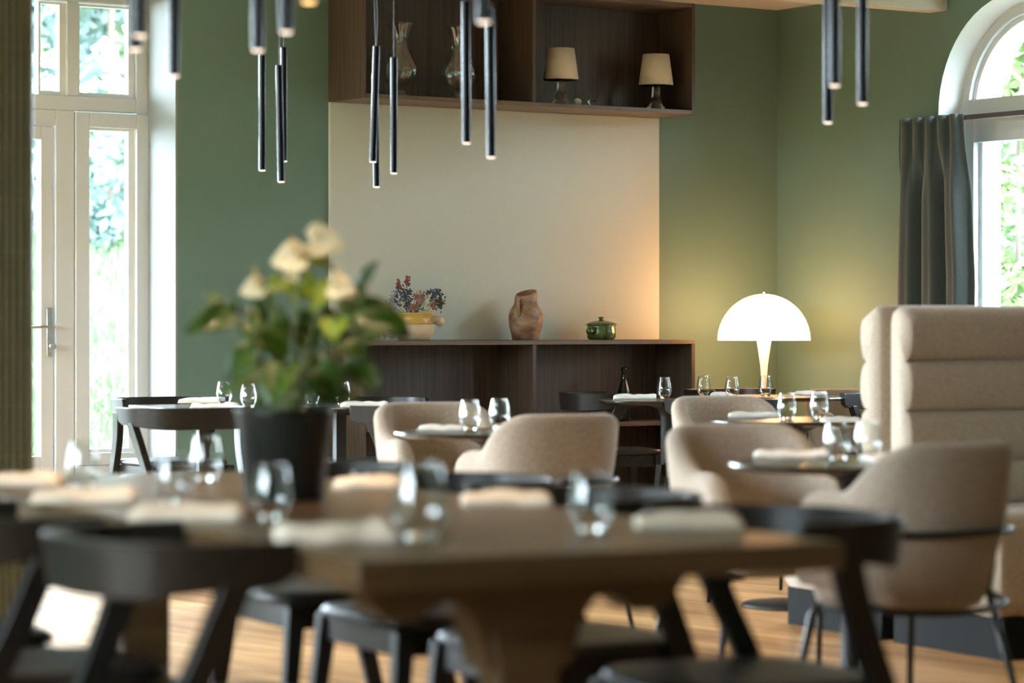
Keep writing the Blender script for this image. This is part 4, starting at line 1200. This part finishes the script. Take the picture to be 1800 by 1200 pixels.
def added_hedge(x0, x1, y0, y1, h, label):  # unseen greenery added outside to keep low daylight off the upper walls
    cx, cy = (x0+x1)/2, (y0+y1)/2
    bm = NB(); box(bm, x0-cx, x1-cx, y0-cy, y1-cy, 0, h)
    n = int(max(x1-x0, y1-y0)/1.2)
    bmesh.ops.subdivide_edges(bm, edges=[e for e in bm.edges if e.calc_length() > 2], cuts=min(n, 24), use_grid_fill=True)
    rn = random.Random(3)
    for v_ in bm.verts:
        if v_.co.z > .05: v_.co += Vector((rn.uniform(-.3, .3), rn.uniform(-.3, .3), rn.uniform(-.4, .4)))
    o = obj('added_hedge', bm, M_added_hedge, None, smooth=True); o.location = (cx, cy, -.1); tag(o, label, 'added_hedge')
added_hedge(XF-11, XF-9, -10, 16, 3.0, 'unseen tall green screen added to dim low daylight at the left windows')
added_hedge(XL-8.6, XL-7.0, YJ+9.6, YJ+11.9, 3.2, 'unseen short green screen added to dim daylight left of the garden door')
added_hedge(XR+9, XR+11, -10, 9.5, 4.2, 'unseen tall green screen added to dim low daylight at the right windows')

# ================================================================ LIGHT
w = bpy.data.worlds.new('world'); sc.world = w; w.use_nodes = True
bg = w.node_tree.nodes['Background']; bg.inputs[0].default_value = (.74, .89, 1.0, 1); bg.inputs[1].default_value = 38.0
def portal(loc, rot, sx, sy):
    L = bpy.data.lights.new('daylight_portal', 'AREA'); L.shape = 'RECTANGLE'; L.size = sx; L.size_y = sy
    L.cycles.is_portal = True
    o = bpy.data.objects.new('daylight_portal', L); COL.objects.link(o); o.location = loc; o.rotation_euler = rot
# area lights point along local -Z
for a, b in wl: portal((XL-.42, (a+b)/2, 1.4), (0, -math.pi/2, 0), 2.7, b-a)
for a, b in wf: portal((XF-.42, (a+b)/2, 1.4), (0, -math.pi/2, 0), 2.7, b-a)
for a, b in wr: portal(((a+b)/2, YB-.42, 1.4), (math.pi/2, 0, 0), b-a, 2.7)
portal(((DX0+DX1)/2, Y0+TK+.02, 1.45), (-math.pi/2, 0, 0), DX1-DX0, 2.85)
for yc in arches: portal((XR+TR+.03, yc, 1.9), (0, math.pi/2, 0), 2.1, 1.15)

# ================================================================ CAMERA
cam = bpy.data.cameras.new('camera'); co = bpy.data.objects.new('camera', cam); COL.objects.link(co)
co.location = (0, 0, H); co.rotation_euler = (math.pi/2, 0, -TH)
cam.sensor_width = 36; cam.lens = 100; cam.shift_y = -(600-HY)/1800.
cam.clip_start = .1; cam.clip_end = 200
cam.dof.use_dof = True; cam.dof.focus_distance = 15.6; cam.dof.aperture_fstop = 2.6
sc.camera = co
sc.view_settings.view_transform = 'Standard'; sc.view_settings.look = 'None'; sc.view_settings.gamma = 1
sc.view_settings.use_curve_mapping = False; sc.view_settings.exposure = .38
sc.cycles.use_denoising = True
sc.cycles.max_bounces = 10; sc.cycles.diffuse_bounces = 4; sc.cycles.transmission_bounces = 8; sc.cycles.transparent_max_bounces = 12
sc.cycles.sample_clamp_indirect = 8
sc.cycles.caustics_refractive = False; sc.cycles.caustics_reflective = False
